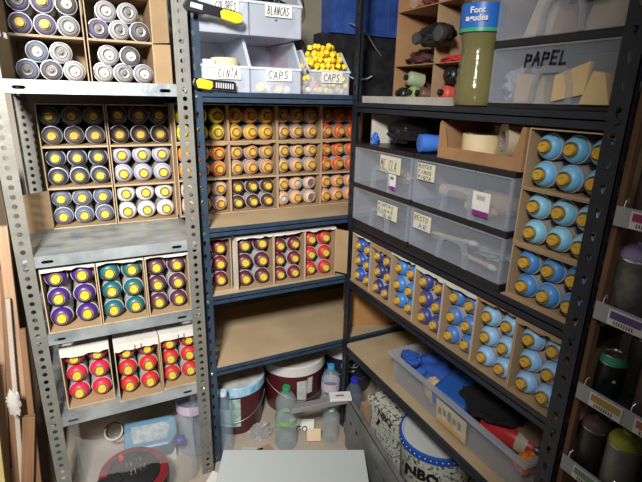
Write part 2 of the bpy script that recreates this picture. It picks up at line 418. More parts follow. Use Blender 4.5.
silverbox(-.856, z0, .205, .1365, [(0,0,.040,'sil3',wcap,'left bottom silver'),(0,1,.105,'sil1',gcap,'middle bottom silver'),(0,2,.170,'sil1',wcap,'right bottom silver'),(1,0,.062,'sil3',wcap,'left top silver'),(1,1,.130,'sil4',wcap,'dark top')],
          'in lower right box on the grey rack top shelf', 'lower right kraft box of five silver cans on grey rack top shelf', (.052,-.03,.0,.133,1))
silverbox(-1.077, z0+.137, .214, .142, [(0,0,.038,'sil5',ycap,'violet-grey yellow-tipped left'),(0,1,.1055,'sil5',ycap,'violet-grey yellow-tipped middle'),(0,2,.172,'sil1',wcap,'grey white-tipped'),(1.19,0,.039,'sil5',gcap,'upper left violet-grey'),(1.19,1,.106,'sil5',ycap,'upper yellow-tipped'),(1.19,2,.173,'sil4',wcap,'upper dark grey')],
          'in upper left box on the grey rack', 'upper left kraft box of cans on grey rack top shelf, yellow tips', (-.015,-.15,0,.13,-1))
silverbox(-.855, z0+.137, .205, .142, [(0,0,.038,'sil5',gcap,'bottom left violet-grey'),(0,1,.103,'sil3',gcap,'bottom middle pale silver'),(0,2,.168,'sil4',gcap,'bottom right dark grey'),(1,0,.066,'sil3',wcap,'top left pale silver'),(1,1,.134,'sil3',gcap,'top right pale silver')],
          'in upper right box on the grey rack', 'upper right kraft box of silver cans on grey rack top shelf', (.045,-.05,0,.14,1))

# --- grey rack, second shelf: six cartons, three levels
G = 'cans on the second shelf of the grey rack'; GB = 'boxes stacked on the second shelf of the grey rack'
spec = [[('bluegrey','blue-grey','lower left'),('white','white','lower right')],
        [('slate','dark slate','middle left'),('lavender','pale lilac','middle right')],
        [('smoke','smoke grey','upper left'),('umber','dark brown','upper right')]]
for lv in range(3):
    for c in range(2):
        dn, cn, pos = spec[lv][c]; x = (-1.034, -.824)[c]; W = (.206, .214)[c]
        z = .9684 + lv*.1412; y = .262
        sf = (-.075, -.06, .004, .137, -1) if (lv == 0 and c == 0) else None
        carton((x, y, z), 0, W, .1408, .212, f"{pos} kraft box of {cn} cans on the grey rack's second shelf", GB, side_flap=sf)
        fill((x, y, z), 0, W, .1408, 3, 2, D_[dn], ycap if lv < 2 else ycap_d, cn, f"{pos} box, grey rack second shelf", G)  # top level: darker cap colour carries the shadow of the shelf above
# --- grey rack, third shelf
G = 'cans on the third shelf of the grey rack'; GB = 'boxes on the third shelf of the grey rack'
for x, W, dn, cn, pos in ((-1.066,.150,'purple','purple','left'),(-.913,.140,'teal','teal','middle'),(-.770,.138,'plum','plum','right')):
    carton((x, -.03, .7113), 0, W, .2095, .212, f"white-edged box of {cn} spray cans on the grey rack's third shelf", GB, outer=white_card, flap_top=.005)
    fill((x, -.03, .7113), 0, W, .2095, 2, 3, D_[dn], ycap, cn, f"{pos} box, grey rack third shelf", G)
G = 'red cans on the lowest shelf of the grey rack'; GB = 'boxes on the lowest shelf of the grey rack'
for x, y, W, dn, cn, pos, ar in ((-1.052,.0,.146,'crimson','crimson','left',False),(-.893,-.03,.143,'scarlet','red','middle',True),(-.747,-.02,.140,'scarlet','red','right',True)):
    carton((x, y, .4093), 0, W, .222, .212, f"white-topped box of {cn} spray cans, {pos} one on the grey rack's lowest shelf", GB, outer=white_card, flap_top=.028, arrows=ar)
    fill((x, y, .4093), 0, W, .222, 2, 3, D_[dn], ycap, cn, f"{pos} box, grey rack lowest shelf", G, recess=.012)

# --- blue rack, second shelf: twelve cartons
G = 'cans on the second shelf of the blue rack'; GB = 'boxes stacked on the second shelf of the blue rack'
cols = ('first', 'second', 'third', 'fourth'); lvs = ('bottom', 'middle', 'top')
spec = [[('pink_sand','pale pink'),('cocoa','dark brown'),('peach','peach'),('salmon','salmon')],
        [('orange','orange'),('ochre','ochre'),('beige','beige'),('vermilion','orange-red')],
        [('yellow','yellow'),('amber','amber'),('sand','sandy'),('vermilion','red-orange')]]
for lv in range(3):
    for c in range(4):
        dn, cn = spec[lv][c]; x = -.609 + c*.1955; z = .9873 + lv*.1372; y = .196
        cap = ycap_d if dn not in ('cocoa',) else ycap
        pk = {(0,0):(D_['peach'], wcap,'white-tipped peach'),(0,2):(D_['pink_sand'],gcap,'silver-tipped pale'),(1,1):(D_['peach'],wcap,'white-tipped peach'),(1,2):(D_['pink_sand'],gcap,'silver-tipped pale')} if (lv, c) == (0, 2) else None
        carton((x, y, z), 0, .194, .1368, .212, f"{lvs[lv]} kraft box of {cn} cans, {cols[c]} column on the blue rack", GB, flap_top=.008 if lv == 1 else 0)
        fill((x, y, z), 0, .194, .1368, 3, 2, D_[dn], cap, cn, f"{lvs[lv]} {cols[c]}-column box, blue rack", G, pick=pk)
G = 'red cans on the third shelf of the blue rack'; GB = 'boxes on the third shelf of the blue rack'
for x, y, W, dn, cn, pos in ((-.600,.042,.136,'burgundy','burgundy','first'),(-.450,.014,.142,'mulberry','mulberry','second'),(-.306,.014,.128,'burgundy','burgundy','third'),(-.176,.014,.136,'scarlet','red','fourth')):
    carton((x, y, .7293), 0, W, .2075, .212, f"{pos} white-topped box from the left, {cn} cans, blue rack third shelf", GB, outer=white_card, flap_top=.005, side_flap=(.03,-.045,.02,.2,1) if pos == 'fourth' else None)
    fill((x, y, .7293), 0, W, .2075, 2, 3, D_[dn], ycap, cn, f"{pos} box, blue rack third shelf", G)

# --- right rack, third shelf: seven cartons
G = 'blue cans on the third shelf of the right rack'; GB = 'boxes on the third shelf of the right rack'
for k, (dn, cn, pos) in enumerate((('cobalt','cobalt','first'),('navy','navy','second'),('azure','azure','third'),('indigo','indigo','fourth'),('royal','royal blue','fifth'),('pale','light blue','sixth'),('pale','light blue','seventh'))):
    y = -.036 - k*.1345
    carton((.008, y, .7203), CF, .133, .206, .212, f"{pos} box from the corner, {cn} cans, right rack third shelf", GB, outer=white_card if k in (0,2,3,4) else None, flap_top=(.005,.022,.005,.013,.012,.004,.012)[k], flap_bot=.006, top=True)
    fill((.008, y, .7203), CF, .133, .206, 2, 3, D_[dn], ycap_d, cn, f"{pos} box from corner, right rack", G, recess=-.004)
# --- right rack, second shelf: three stacked cartons beside the near upright
G = 'blue cans stacked on the second shelf of the right rack'; GB = 'three boxes stacked beside the near upright of the right rack'
for lv, (dn, cn, pos) in enumerate((('mid','mid blue','bottom'),('lightcyan','pale cyan','middle'),('cyan','sky blue','top'))):
    z = .9653 + lv*.1372
    carton((.008, -.795, z), CF, .198, .1368, .212, f"{pos} kraft box of {cn} cans stacked by the near upright", GB, flap_bot=.012 if lv < 2 else .006)
    fill((.008, -.795, z), CF, .198, .1368, 3, 2, D_[dn], ycap_d, cn, f"{pos} box by near upright, right rack", G, recess=-.004)
#@@PART2
# ------------------------------------------------------------------ stacking bins on the blue rack
def stack_bin(x, z, W, text, label, m, H=.172, D=.30, fz=.078, y0=.006, lipped=True):
    r = thing('stacking_bin', label, 'storage bin', (x, y0, z), 0, 'clear stacking bins on the blue rack')
    b = MB(); t = .0025
    b.box(0, W, 0, D, 0, t); b.box(0, W, D-t, D, t, H)
    b.box(t, W-t, 0, t, t, fz)
    for xx in (0, W-t):                       # side walls: low in front, sloping up to the full height
        b.prism([(0, t), (D-t, t), (D-t, H), (.075, H), (.012, fz+.01), (0, fz)], xx, xx+t, M=Matrix(((0,1,0,0),(1,0,0,0),(0,0,1,0),(0,0,0,1))))
    b.build('tub', m, r)
    l = MB(); l.box(-.002, W+.002, -.006, .004, fz-.003, fz+.004)
    for xx in (-.003, W-.002):
        l.prism([(.075, H-.006), (D, H-.006), (D, H), (.072, H)], xx, xx+.006, M=Matrix(((0,1,0,0),(1,0,0,0),(0,0,1,0),(0,0,0,1))))
        l.prism([(-.002, fz), (.006, fz), (.080, H), (.070, H)], xx, xx+.006, M=Matrix(((0,1,0,0),(1,0,0,0),(0,0,1,0),(0,0,0,1))))
    l.build('rim', frost_rim, r)
    if text:
        n = MB().box(W*.28, W*.80, -.0075, -.0062, fz-.038, fz-.002).build('paper_label', paper, r)
        handwrite(text, W*.32, fz-.032, W*.42, .024, -.0078, n, th=.0022)
    return r
bz = 1.4403
stack_bin(-.547, bz, .158, 'CINTA', 'lower left clear bin with a handwritten white label holding masking tape', frosted)
stack_bin(-.385, bz, .180, 'CAPS', 'lower middle clear bin with a handwritten white label, nearly empty', frosted)
stack_bin(-.172, bz, .160, 'CAPS', 'small right clear bin heaped with yellow spray caps', frosted, D=.20, H=.15)
stack_bin(-.547, bz+.176, .158, 'COLORES', 'upper left clear bin with a handwritten note, behind the upper knife', frosted, fz=.098)
stack_bin(-.385, bz+.176, .180, 'BLANCAS', 'upper middle clear bin with a grey handwritten note', frosted, fz=.098)
# caps heaped in the small bin
capmesh = MB().lathe([(.0095,0),(.0100,.002),(.0095,.013),(.0080,.015),(0,.0155)], 10).mesh('cap', plain('loose_yellow', (.95,.68,.04)), True)
capk = MB().lathe([(.0095,0),(.0100,.002),(.0095,.013),(.0080,.015),(0,.0155)], 10).mesh('cap', plain('loose_black', (.03,.03,.03)), True)
capo = MB().lathe([(.0095,0),(.0100,.002),(.0095,.013),(.0080,.015),(0,.0155)], 10).mesh('cap', plain('loose_orange', (.85,.25,.08)), True)
capw = MB().lathe([(.0095,0),(.0100,.002),(.0095,.013),(.0080,.015),(0,.0155)], 10).mesh('cap', plain('loose_white', (.85,.84,.80)), True)
for i in range(185):
    lay = i//22; k = i % 22
    x = -.162 + (k % 7)*.0218 + random.uniform(-.002,.002) + (lay % 2)*.004; y = .022 + (k//7)*.028 + random.uniform(-.004,.004)
    cx, cy = x+.092, y-.07
    if lay > 3 and (abs(cx)/.075)**2 + (cy/.075)**2 > (1.3, 1.0, .7, .4, .25)[lay-4]: continue
    z = bz + .012 + lay*.0205 + random.uniform(-.002,.003)
    q = random.random(); low = lay < 3
    me, cn = (capmesh, 'yellow') if q < (.62 if low else .93) else ((capk, 'black') if q < (.75 if low else .97) else ((capo, 'orange') if q < (.92 if low else .99) else (capw, 'white')))
    o = bpy.data.objects.new('spray_nozzle', me); COL.objects.link(o)
    o.location = (x, y, z); o.rotation_euler = (random.uniform(-1.4,1.4), random.uniform(-1.4,1.4), random.uniform(0,6))
    tag(o, f"loose {cn} spray cap among the caps heaped in the small right clear bin", 'spray cap', f'{cn} caps in the small bin')
# a few bits in the middle bin
for i, (x, y, me, cn, pl) in enumerate(((-.345,.04,capmesh,'pale yellow','left'),(-.320,.07,capw,'white','beside the left one'),(-.275,.035,capmesh,'yellow','middle'),(-.262,.08,capw,'white','behind the yellow middle one'),(-.300,.10,capo,'orange','rear'),(-.235,.05,capw,'white','right'))):
    o = bpy.data.objects.new('spray_nozzle', me); COL.objects.link(o); o.scale = (1.6,1.6,1.6)
    o.location = (x, y, bz+.016); o.rotation_euler = (1.3, i*.7, i)
    tag(o, f"{cn} cap in the lower middle clear bin, {pl}", 'spray cap', 'caps in the middle bin')
def tape_roll(name, loc, ro, ri, h, label, rot=(0,0,0), m=tape_m, core=None, group=None):
    r = thing(name, label, 'roll of tape', loc, 0, group, rot)
    MB().lathe([(ri+.002,0),(ro,0),(ro,h),(ri+.002,h)], 32, closed=False).build('tape', [m], r, True)
    c = MB().lathe([(ri,-.0005),(ri+.0022,-.0005),(ri+.0022,h+.0005),(ri,h+.0005),(ri,-.0005)], 28, closed=False).build('core', [core or tape_paper], r, True)
    return r
tape_roll('masking_tape_roll', (-.452, .08, bz+.004), .045, .036, .060, 'cream masking tape roll upright in the lower left bin')
tape_roll('masking_tape_roll', (-.452, .08, bz+.066), .045, .037, .042, 'upper cream tape roll stacked in the lower left bin')
tape_roll('white_tape_roll', (-.515, .055, bz+.004), .026, .014, .095, 'small white tape rolls beside the cream tape in the lower left bin', m=plain('white_tape', (.80,.79,.76)))
def blobthing(name, label, cat, c, rad, m, amp=.2, freq=3, seed=1., flat=None, group=None, rot=None, n=28):
    M = rot.to_matrix().to_4x4() if rot else None
    o = MB().blob((0,0,0), rad, n=n, m=n*2//3, amp=amp, freq=freq, seed=seed, flat=flat-c[2] if flat is not None else None, M=M).build(name, m, None, True)
    o.location = c; return tag(o, label, cat, group)
blobthing('crumpled_bag', 'black crumpled bag lying in the upper middle clear bin', 'bag', (-.295,.10,bz+.176+.075), (.075,.08,.055), black_bag, .35, 3, 3., bz+.181)
blobthing('dust_cloth', 'pale grey cloth folded in the upper left clear bin', 'cloth', (-.475,.11,bz+.176+.045), (.065,.08,.040), plain('grey_cloth', (.62,.60,.58), .9), .2, 3, 4., bz+.181)
# knives stuck on the rack front
def knife(loc, rot, L, label):
    r = thing('utility_knife', label, 'utility knife', loc, 0, 'yellow and black utility knives on the blue rack', rot)
    g = plain('yellow_rubber', (.93,.62,.02), .4)
    MB().prism([(0,.012),(.015,0),(L*.35,.002),(L*.38,.006),(L,.006),(L,.030),(L*.94,.034),(L*.05,.034)], 0, .016).build('handle', black_pl, r, bevel=.003)
    return r, g
r, g = knife((-.606, -.062, 1.662), (0, .16, 0), .175, 'larger utility knife with a yellow grip, at the upper left bin')
MB().prism([(.112,.004),(.160,.001),(.176,.008),(.178,.024),(.168,.032),(.116,.032),(.106,.022)], -.002, .018).build('yellow_grip', g, r, bevel=.004, label='rounded yellow grip of the knife')
MB().prism([(.02,.012),(.055,.012),(.055,.026),(.02,.026)], -.002, 0).build('slider', plain('grey_slider', (.5,.5,.52)), r, bevel=.003)
r, g = knife((-.585, -.024, 1.447), (0, .06, 0), .140, 'smaller utility knife with a yellow grip in front of the tape bin')
MB().prism([(.018,.004),(.058,.002),(.066,.012),(.064,.028),(.022,.034),(.012,.024)], -.003, .019).build('yellow_grip', g, r, bevel=.004, label='rounded yellow grip of the knife')
b = MB()
for i in range(8): b.box(.074+i*.0075, .078+i*.0075, -.001, 0, .010, .026)
b.build('slider_track', plain('grey_slider', (.5,.5,.52)), r)
# behind the bins
o = thing('red_tool_case', 'red and black plastic case standing behind the bins, right of the upper ones', 'case', (-.150, .29, bz+.001), .2)
MB().box(-.035, .035, 0, .10, 0, .29).build('case', plain('red_plastic', (.62,.02,.03), .35), o, bevel=.008)
MB().box(.036, .050, -.004, .104, 0, .30).build('strap', black_pl, o)
MB().box(-.033, .03, .01, .08, .291, .33).build('handle', plain('white_plastic', (.75,.75,.75)), o, bevel=.006)
# crates behind the corner upright
def crate(nm, label, x0, x1, y0, y1, z0, z1, m, ribs=6):
    r = thing(nm, label, 'box', ((x0+x1)/2, y0, z0)); w = (x1-x0)/2; b = MB(); t = .006; h = z1-z0; d = y1-y0
    b.box(-w, w, 0, d, 0, t); b.box(-w, w, 0, t, t, h); b.box(-w, w, d-t, d, t, h); b.box(-w, -w+t, t, d-t, t, h); b.box(w-t, w, t, d-t, t, h)
    b.build('tub', m, r)
    if ribs:
        q = MB()
        for i in range(ribs): q.box(-w+.02+i*(2*w-.04)/ribs, -w+.024+i*(2*w-.04)/ribs, -.004, 0, .01, h-.02)
        q.box(-w-.004, w+.004, -.010, 0, h-.018, h)
        q.build('ribs', m, r)
    return r
blk = mat('scuffed_black', (.012,.012,.014), .4, 0, .5, 25, .15, 40, c2=(.03,.03,.033))
blu = mat('scuffed_blue', (.02,.06,.26), .4, 0, .4, 18, .1, 40, c2=(.04,.10,.36))
crate('black_crate', 'scuffed black crate behind the corner upright, under the blue one', -.0, .46, .27, .34, bz+.001, bz+.240, blk, 0)
crate('blue_crate', 'scuffed dark blue crate stacked on the black one behind the corner upright', .035, .50, .255, .34, bz+.242, bz+.48, blu, 5)
MB().box(.01, .44, .21, .245, bz+.001, bz+.18).build('black_board', blk).location = (0,0,0)
tag(bpy.data.objects['black_board'], 'flat scuffed black panel leaning in front of the black crate', 'panel')
def cable(name, pts, r, m, label):
    c = []; P = [Vector(p) for p in pts]
    for i in range(len(P)-1):
        p0, p1, p2, p3 = P[max(i-1,0)], P[i], P[i+1], P[min(i+2,len(P)-1)]
        for k in range(6):
            t = k/6; c.append(.5*((2*p1)+(p2-p0)*t+(2*p0-5*p1+4*p2-p3)*t*t+(3*p1-p0-3*p2+p3)*t**3))
    c.append(P[-1]); o = MB().tube(c, r, 6).build(name, m, None, True); return tag(o, label, 'cable')
cable('black_cable', [(-.07,.617,1.76),(-.05,.58,1.86),(.02,.57,1.95),(-.03,.58,1.80),(.0,.57,1.72),(.06,.56,1.66),(.03,.57,1.60)], .003, black_pl, 'black cable looped on the concrete wall behind the bins')
cable('black_cable', [(-.08,.617,1.84),(-.02,.58,1.80),(.04,.58,1.88),(.05,.57,1.78),(-.04,.58,1.74)], .0025, black_pl, 'second black cable loop, tangled lower on the concrete wall')
cable('white_cable', [(-.004,.19,1.62),(.0,.18,1.56),(.003,.185,1.50),(.02,.19,1.46)], .004, plain('white_sheath', (.75,.75,.75)), 'short white cable hanging beside the corner upright')
cable('mint_cable', [(.025,.19,1.535),(.07,.185,1.527),(.10,.185,1.51),(.13,.18,1.505),(.17,.18,1.508),(.20,.19,1.52)], .0028, plain('mint_sheath', (.55,.78,.72)), 'thin mint coloured cable across the black panel')
cable('grey_cable', [(.11,.235,1.72),(.16,.20,1.69),(.21,.19,1.63),(.25,.20,1.60)], .0028, plain('grey_sheath', (.16,.16,.16)), 'grey cable hanging from the blue crate to the cardboard organiser')
# ------------------------------------------------------------------ right rack, top shelf
t = 1.4163
MB().box(-.02, .02, -.215, .215, 0, .022).build('white_strip', mat('dirty_white_board', (.42,.40,.36), .7, 0, .25, 20)).location = (.022, -.285, t)
tag(bpy.data.objects['white_strip'], 'dirty white strip of board lying along the front of the right top shelf', 'board')
# cardboard organiser with 2 x 3 pigeonholes
o = thing('cardboard_organiser', 'brown cardboard pigeonhole box with six cells of gloves and nozzles', 'cardboard organiser', (.075, -.150, t), CF)
b = MB(); W, H, D, n = .345, .43, .27, .003
b.box(0, W, D-n, D, 0, H); b.box(0, n, 0, D, 0, H); b.box(W-n, W, 0, D, 0, H)
for k, z in enumerate((0, .119, .285, H-n)): b.box(n, W-n, 0, D-n, z, z+n)
b.build('box_body', [kraft_dark], o)
b = MB()
for z, z_ in ((.003,.118),(.123,.284),(.289,.426)): b.box(W*.582, W*.582+n, .002, D-n, z, z_)
b.build('divider', [kraft], o)
def at_c(x, yy, z): return (.075+yy, -.150-x, t+z*(1 if z < .13 else .80 if z < .2 else .97))      # point inside the organiser
blobthing('glove', 'dark brown work glove in the middle left pigeonhole', 'glove', at_c(.10,.07,.155+.022), (.05,.085,.028), plain('dark_leather', (.10,.035,.03), .7), .5, 4, 2., t+.1225)
o = thing('paint_mask', 'black rubber respirator lying across the middle pigeonholes', 'respirator', at_c(.205,.0,.205))
MB().blob((0,0,0), (.035,.075,.032), 24, 16, .3, 3, 6.).build('face_piece', black_pl, o, True)
MB().lathe([(.018,0),(.021,.006),(.021,.022),(.015,.026),(0,.026)], 20, M=Tm(-.03,-.07,-.005) @ Matrix.Rotation(-PI/2, 4, 'Y')).build('filter', plain('dark_grey_filter', (.05,.05,.055)), o, True)
MB().lathe([(.016,0),(.018,.006),(.016,.014),(0,.014)], 20, M=Tm(-.03,.045,-.008) @ Matrix.Rotation(-PI/2, 4, 'Y')).build('filter', plain('dark_grey_filter', (.05,.05,.055)), o, True)
cable('white_strap', [at_c(.10,.02,.20),at_c(.13,.0,.212),at_c(.17,-.01,.205),at_c(.20,-.01,.21)], .005, plain('white_elastic', (.65,.62,.60)), 'pale elastic strap on top of the black respirator')
tape_roll('brown_tape_roll', at_c(.085,.05,.325), .028, .010, .05, 'brown tape roll in the upper left pigeonhole', (0,-PI/2,0), plain('brown_tape', (.40,.24,.14)))
blobthing('glove', 'dark red glove in the upper left pigeonhole beside the brown tape', 'glove', at_c(.13,.06,.312), (.05,.045,.018), plain('dark_red_cloth', (.16,.03,.03), .8), .4, 4, 8., t+.2885)
blobthing('glove', 'dark red glove in the upper right pigeonhole', 'glove', at_c(.27,.06,.312), (.05,.05,.018), plain('dark_red_cloth', (.16,.03,.03), .8), .4, 4, 9., t+.2885)
blobthing('glove', 'black glove in the upper right pigeonhole above the respirator', 'glove', at_c(.30,.05,.335), (.05,.04,.030), black_pl, .4, 4, 9.5, t+.2885)
blobthing('red_cloth', 'bright red cloth under the respirator in the middle right pigeonhole', 'cloth', at_c(.265,.04,.160), (.04,.055,.014), plain('bright_red', (.55,.02,.03), .7), .3, 4, 12., t+.1225)
def small_nozzle(loc, m1, label, seed, rad=.022):
    r = thing('nozzle_can', label, 'small can', loc, 0, 'small cans in the organiser', (0, -PI/2*.9, seed))
    MB().lathe([(rad,0),(rad,.045),(rad*.9,.05),(rad*.55,.055),(0,.056)], 20).build('body', m1, r, True)
    MB().lathe([(rad*.4,.0545),(rad*.4,.066),(rad*.2,.068),(0,.068)], 12).build('tip', black_pl, r, True)
small_nozzle(at_c(.08,.06,.027), plain('dull_green', (.24,.32,.12)), 'dull green small can in the lower left pigeonhole', .2, .024)
small_nozzle(at_c(.08,.06,.074), plain('grey_green', (.30,.36,.24)), 'grey-green small can on top of another in the lower left pigeonhole', -.2, .023)
small_nozzle(at_c(.030,.055,.025), black_pl, 'black small can in the lower left corner pigeonhole', .1, .022)
small_nozzle(at_c(.262,.05,.079), black_pl, 'black small can in the lower right pigeonhole', .3, .024)
small_nozzle(at_c(.265,.05,.027), plain('dull_red', (.55,.08,.06)), 'red small can at the bottom of the lower right pigeonhole', -.1, .024)
small_nozzle(at_c(.150,.06,.026), plain('dark_brown_tin', (.12,.06,.05)), 'dark brown small can beside the green ones', -.3, .022)
# bottle with pale olive liquid
BIGPROF = [(.026,0),(.048,.004),(.055,.018),(.053,.040),(.0545,.052),(.051,.060),(.0535,.072),(.050,.080),(.052,.092),(.048,.100),(.050,.112),(.045,.130),(.044,.150),(.050,.172),(.055,.186),(.0555,.190),(.0555,.248),(.053,.256),(.050,.285),(.030,.350),(.015,.372),(.014,.386)]
def pet_bottle(name, loc, R, H, label, capm, body=pet, liq=None, lz=.5, band=None, ribs=3, tilt=None, group=None, text=None, sq=0., bandtext=None):
    r = thing(name.replace('large_', ''), label, 'bottle', loc, 0, group, tilt)
    pr = [(R*.55,0),(R*.93,.004),(R,.018)]
    hb = H*.72
    for k in range(ribs*2+1):
        z = .03 + (hb-.04)*k/(ribs*2); pr += [(R if k % 2 == 0 else R*.935, z)]
    pr += [(R, hb), (R*.97, hb+H*.04), (R*.80, hb+H*.11), (R*.48, hb+H*.18), (.0135, hb+H*.215), (.0130, H-.014)]
    if name == 'large_water_bottle': pr = BIGPROF
    MB().lathe(pr, 28, sq=sq).build('shell', body, r, True)
    MB().lathe([(.0160, H-.020),(.0162, H-.003),(.0150, H),(0, H)], 18).build('cap', capm, r, True)
    if liq:
        q = [(max(.001, p[0]-.0016), p[1]+(.0012 if i == 0 else 0)) for i, p in enumerate(pr) if p[1] < H*lz]
        q += [(q[-1][0], H*lz), (0, H*lz)]
        MB().lathe(q, 28, sq=sq).build('liquid', liq, r, True)
    if band:
        z0, z1, m = band
        l = MB().lathe([(R*1.012, z0),(R*1.012, z1)], 32, closed=False, sq=sq).build('label_band', m, r, True)
        if text: bandtext and bandtext(l)
    return r
olive = mat('olive_liquid', (.22, .19, .045), .12, alpha=.72, bump=.3, bscale=20)
blue_lab = plain('blue_print', (.02,.14,.55), .4); green_lab = plain('green_print', (.05,.36,.20), .4)
def font_label(l):
    for (txt, dz, s) in (('Font', .027, .020), ('agudes', .009, .020)):
        M = Tm(0, 0,   .203+dz) @ Matrix.Rotation(math.radians(-58), 4, 'Z') @ Tm(0, -.0580, 0) @ FRONT
        printed(txt, s, M, l, paper, .0006)
BIG = pet_bottle('large_water_bottle', (.058, -.556, t), .0555, .40, 'large plastic bottle of olive liquid with a blue label on the right top shelf', plain('bottle_cap_blue', (.03,.08,.45)), body=mat('thin_bottle_plastic', (.45,.45,.38), .08, alpha=.10, bump=.4, bscale=22), liq=olive, lz=.46, band=(.192,.248,blue_lab), text=True, bandtext=font_label, ribs=4)
MB().lathe([(.0562,.182),(.0562,.1915)], 28, closed=False).build('label_stripe', green_lab, BIG, True)
# ------------------------------------------------------------------ drawer towers
def tower(loc, W, D, zs, label, group, notes, tall=.0, knobs=True):
    """black frame with clear drawers; zs = list of (z0, z1) drawer openings above the base"""
    r = thing('drawer_tower', label, 'drawer unit', loc, CF, group)
    b = MB(); prev = 0
    for (a, c) in zs: b.box(0, W, -.004, D, prev, a); prev = c
    b.box(0, W, -.004, D, prev, prev+.014)
    top = prev+.014
    for xx in (0, W-.006):
        b.box(xx, xx+.006, D*.86, D, .002, top-.002)
    b.build('frame', black_pl, r, bevel=.002)
    for i, (a, c) in enumerate(zs):
        x0, x1 = .003, W-.003; z0 = a+.0015; z1 = c-.0015; h = z1-z0
        d = MB(); d.box(x0, x1, .0, .0025, z0, z1); d.box(x0, x0+.0025, .0025, D*.85, z0, z1); d.box(x1-.0025, x1, .0025, D*.85, z0, z1)
        d.box(x0, x1, D*.85-.0025, D*.85, z0, z1); d.box(x0+.0025, x1-.0025, .0025, D*.85-.0025, z0, z0+.002)
        dr = d.build('drawer', drawer_clear, r)
        # arched pull in the lower middle of the front
        cx = (x0+x1)/2 + (x1-x0)*.03; hw = W*.125; ht = h*.60; e = MB()
        arc = [(cx-hw*1.35, z0+.001), (cx-hw*1.25, z0+ht*.55), (cx-hw, z0+ht*.95), (cx-hw*.6, z0+ht*1.05), (cx+hw*.6, z0+ht*1.05), (cx+hw, z0+ht*.95), (cx+hw*1.25, z0+ht*.55), (cx+hw*1.35, z0+.001)]
        inn = [(cx-hw*1.0, z0+.001), (cx-hw*.92, z0+ht*.5), (cx-hw*.75, z0+ht*.80), (cx-hw*.5, z0+ht*.87), (cx+hw*.5, z0+ht*.87), (cx+hw*.75, z0+ht*.80), (cx+hw*.92, z0+ht*.5), (cx+hw*1.0, z0+.001)]
        for k in range(7): e.prism([arc[k], arc[k+1], inn[k+1], inn[k]][::-1], -.009, .0)
        e.build('pull', drawer_rim, dr)
        f = MB()
        for a4 in ((x0,x1,z1-.004,z1),(x0,x1,z0,z0+.004),(x0,x0+.007,z0,z1),(x1-.007,x1,z0,z1)): f.box(a4[0], a4[1], -.004, 0, a4[2], a4[3])
        f.build('front_rim', drawer_rim, dr)
        for (kind, u0, u1, v0, v1, tx) in notes[i]:
            X0, X1, Z0, Z1 = x0+(x1-x0)*u0, x0+(x1-x0)*u1, z0+h*v0, z0+h*v1
            if kind == 'note':
                q = MB().box(X0, X1, -.0068, -.0060, Z0, Z1).build('paper_note', note, dr)
                for li, line in enumerate(tx): handwrite(line, X0+.004, Z1-(Z1-Z0)*(li+.85)/len(tx), (X1-X0)*.8, (Z1-Z0)*.62/len(tx), -.0070, q, plain('blue_ink', (.02,.06,.45)) if (tx[0] == 'RESTO' and li) else ink, .0015)
            elif kind == 'tag':
                q = MB().box(X0, X1, -.0068, -.0060, Z0, Z1).build('price_tag', paper, dr)
                MB().box(X0, X1, -.0074, -.0068, Z0, Z0+(Z1-Z0)*.22).build('purple_band', plain('purple_print', (.22,.02,.22)), q)
                bb = MB()
                for s_ in range(9): bb.box(X0+(X1-X0)*(.25+.055*s_), X0+(X1-X0)*(.25+.055*s_)+.0010, -.0073, -.0068, Z0+(Z1-Z0)*.66, Z0+(Z1-Z0)*.86)
                bb.build('barcode', ink, q)
            elif kind == 'ink': handwrite(tx, X0, Z0, X1-X0, Z1-Z0, -.0012, dr, th=.0055)
    return r
zs2 = [(.020, .144), (.160, .294)]
G = 'black framed drawer units on the second shelf of the right rack'
tower((.004, -.038, .9654), .352, .30, zs2, 'smaller black-framed clear drawer unit next to the corner upright', G,
      [[('note', .50,.84,.42,.86,['PUNTAS','FINAS','VAR'])], [('note',.50,.84,.52,.94,['MEZCLA']), ('tag',.66,.78,.12,.50,None)]])
tower((.004, -.398, .9654), .382, .30, zs2, 'wider black-framed clear drawer unit left of the stacked blue cans', G,
      [[('note', .05,.27,.50,.90,['RESTO','VAR'])], [('note',.05,.26,.56,.94,['ROTUS','FINOS','PINTA']), ('tag',.68,.84,.14,.62,None)]])
zs1 = [(.010, .140), (.156, .290)]
tower((.046, -.622, 1.4163), .345, .28, zs1, 'clear drawer unit marked in black marker on the right top shelf', 'drawer unit of the right top shelf',
      [[('ink', .28,.62,.66,.86,'PAPEL')], [('tag',.66,.84,.42,.98,None)]])
# contents: rolls and scraps
def lying(name, cat, label, loc, r_, L, m, rz, tip=None):
    o = thing(name, label, cat, loc, 0, None, (0, PI/2, rz))
    MB().lathe([(r_*.7,0),(r_,.004),(r_,L*.9),(r_*.8,L)], 16).build('roll', m, o, True)
    MB().lathe([(r_*.45,L),(r_*.45,L+.012),(0,L+.012)], 12).build('tip', tip or m, o, True)
    return o
tan = mat('tan_paper', (.62,.45,.28), .85, 0, .2, 20)
o = lying('paper_roll', 'paper roll', 'tan paper roll in the upper drawer of the wider unit', (.055,-.470,.9654+.208), .018, .13, tan, -1.4)
o = lying('paper_roll', 'paper roll', 'brown paper roll behind, in the upper drawer of the wider unit', (.10,-.60,.9654+.198), .030, .10, mat('brown_paper', (.42,.30,.19), .85, 0, .2, 20), -1.5)
o = lying('paper_roll', 'paper roll', 'tan roll low at the right of the upper drawer of the wider unit', (.05,-.585,.9654+.185), .014, .10, tan, -1.6)
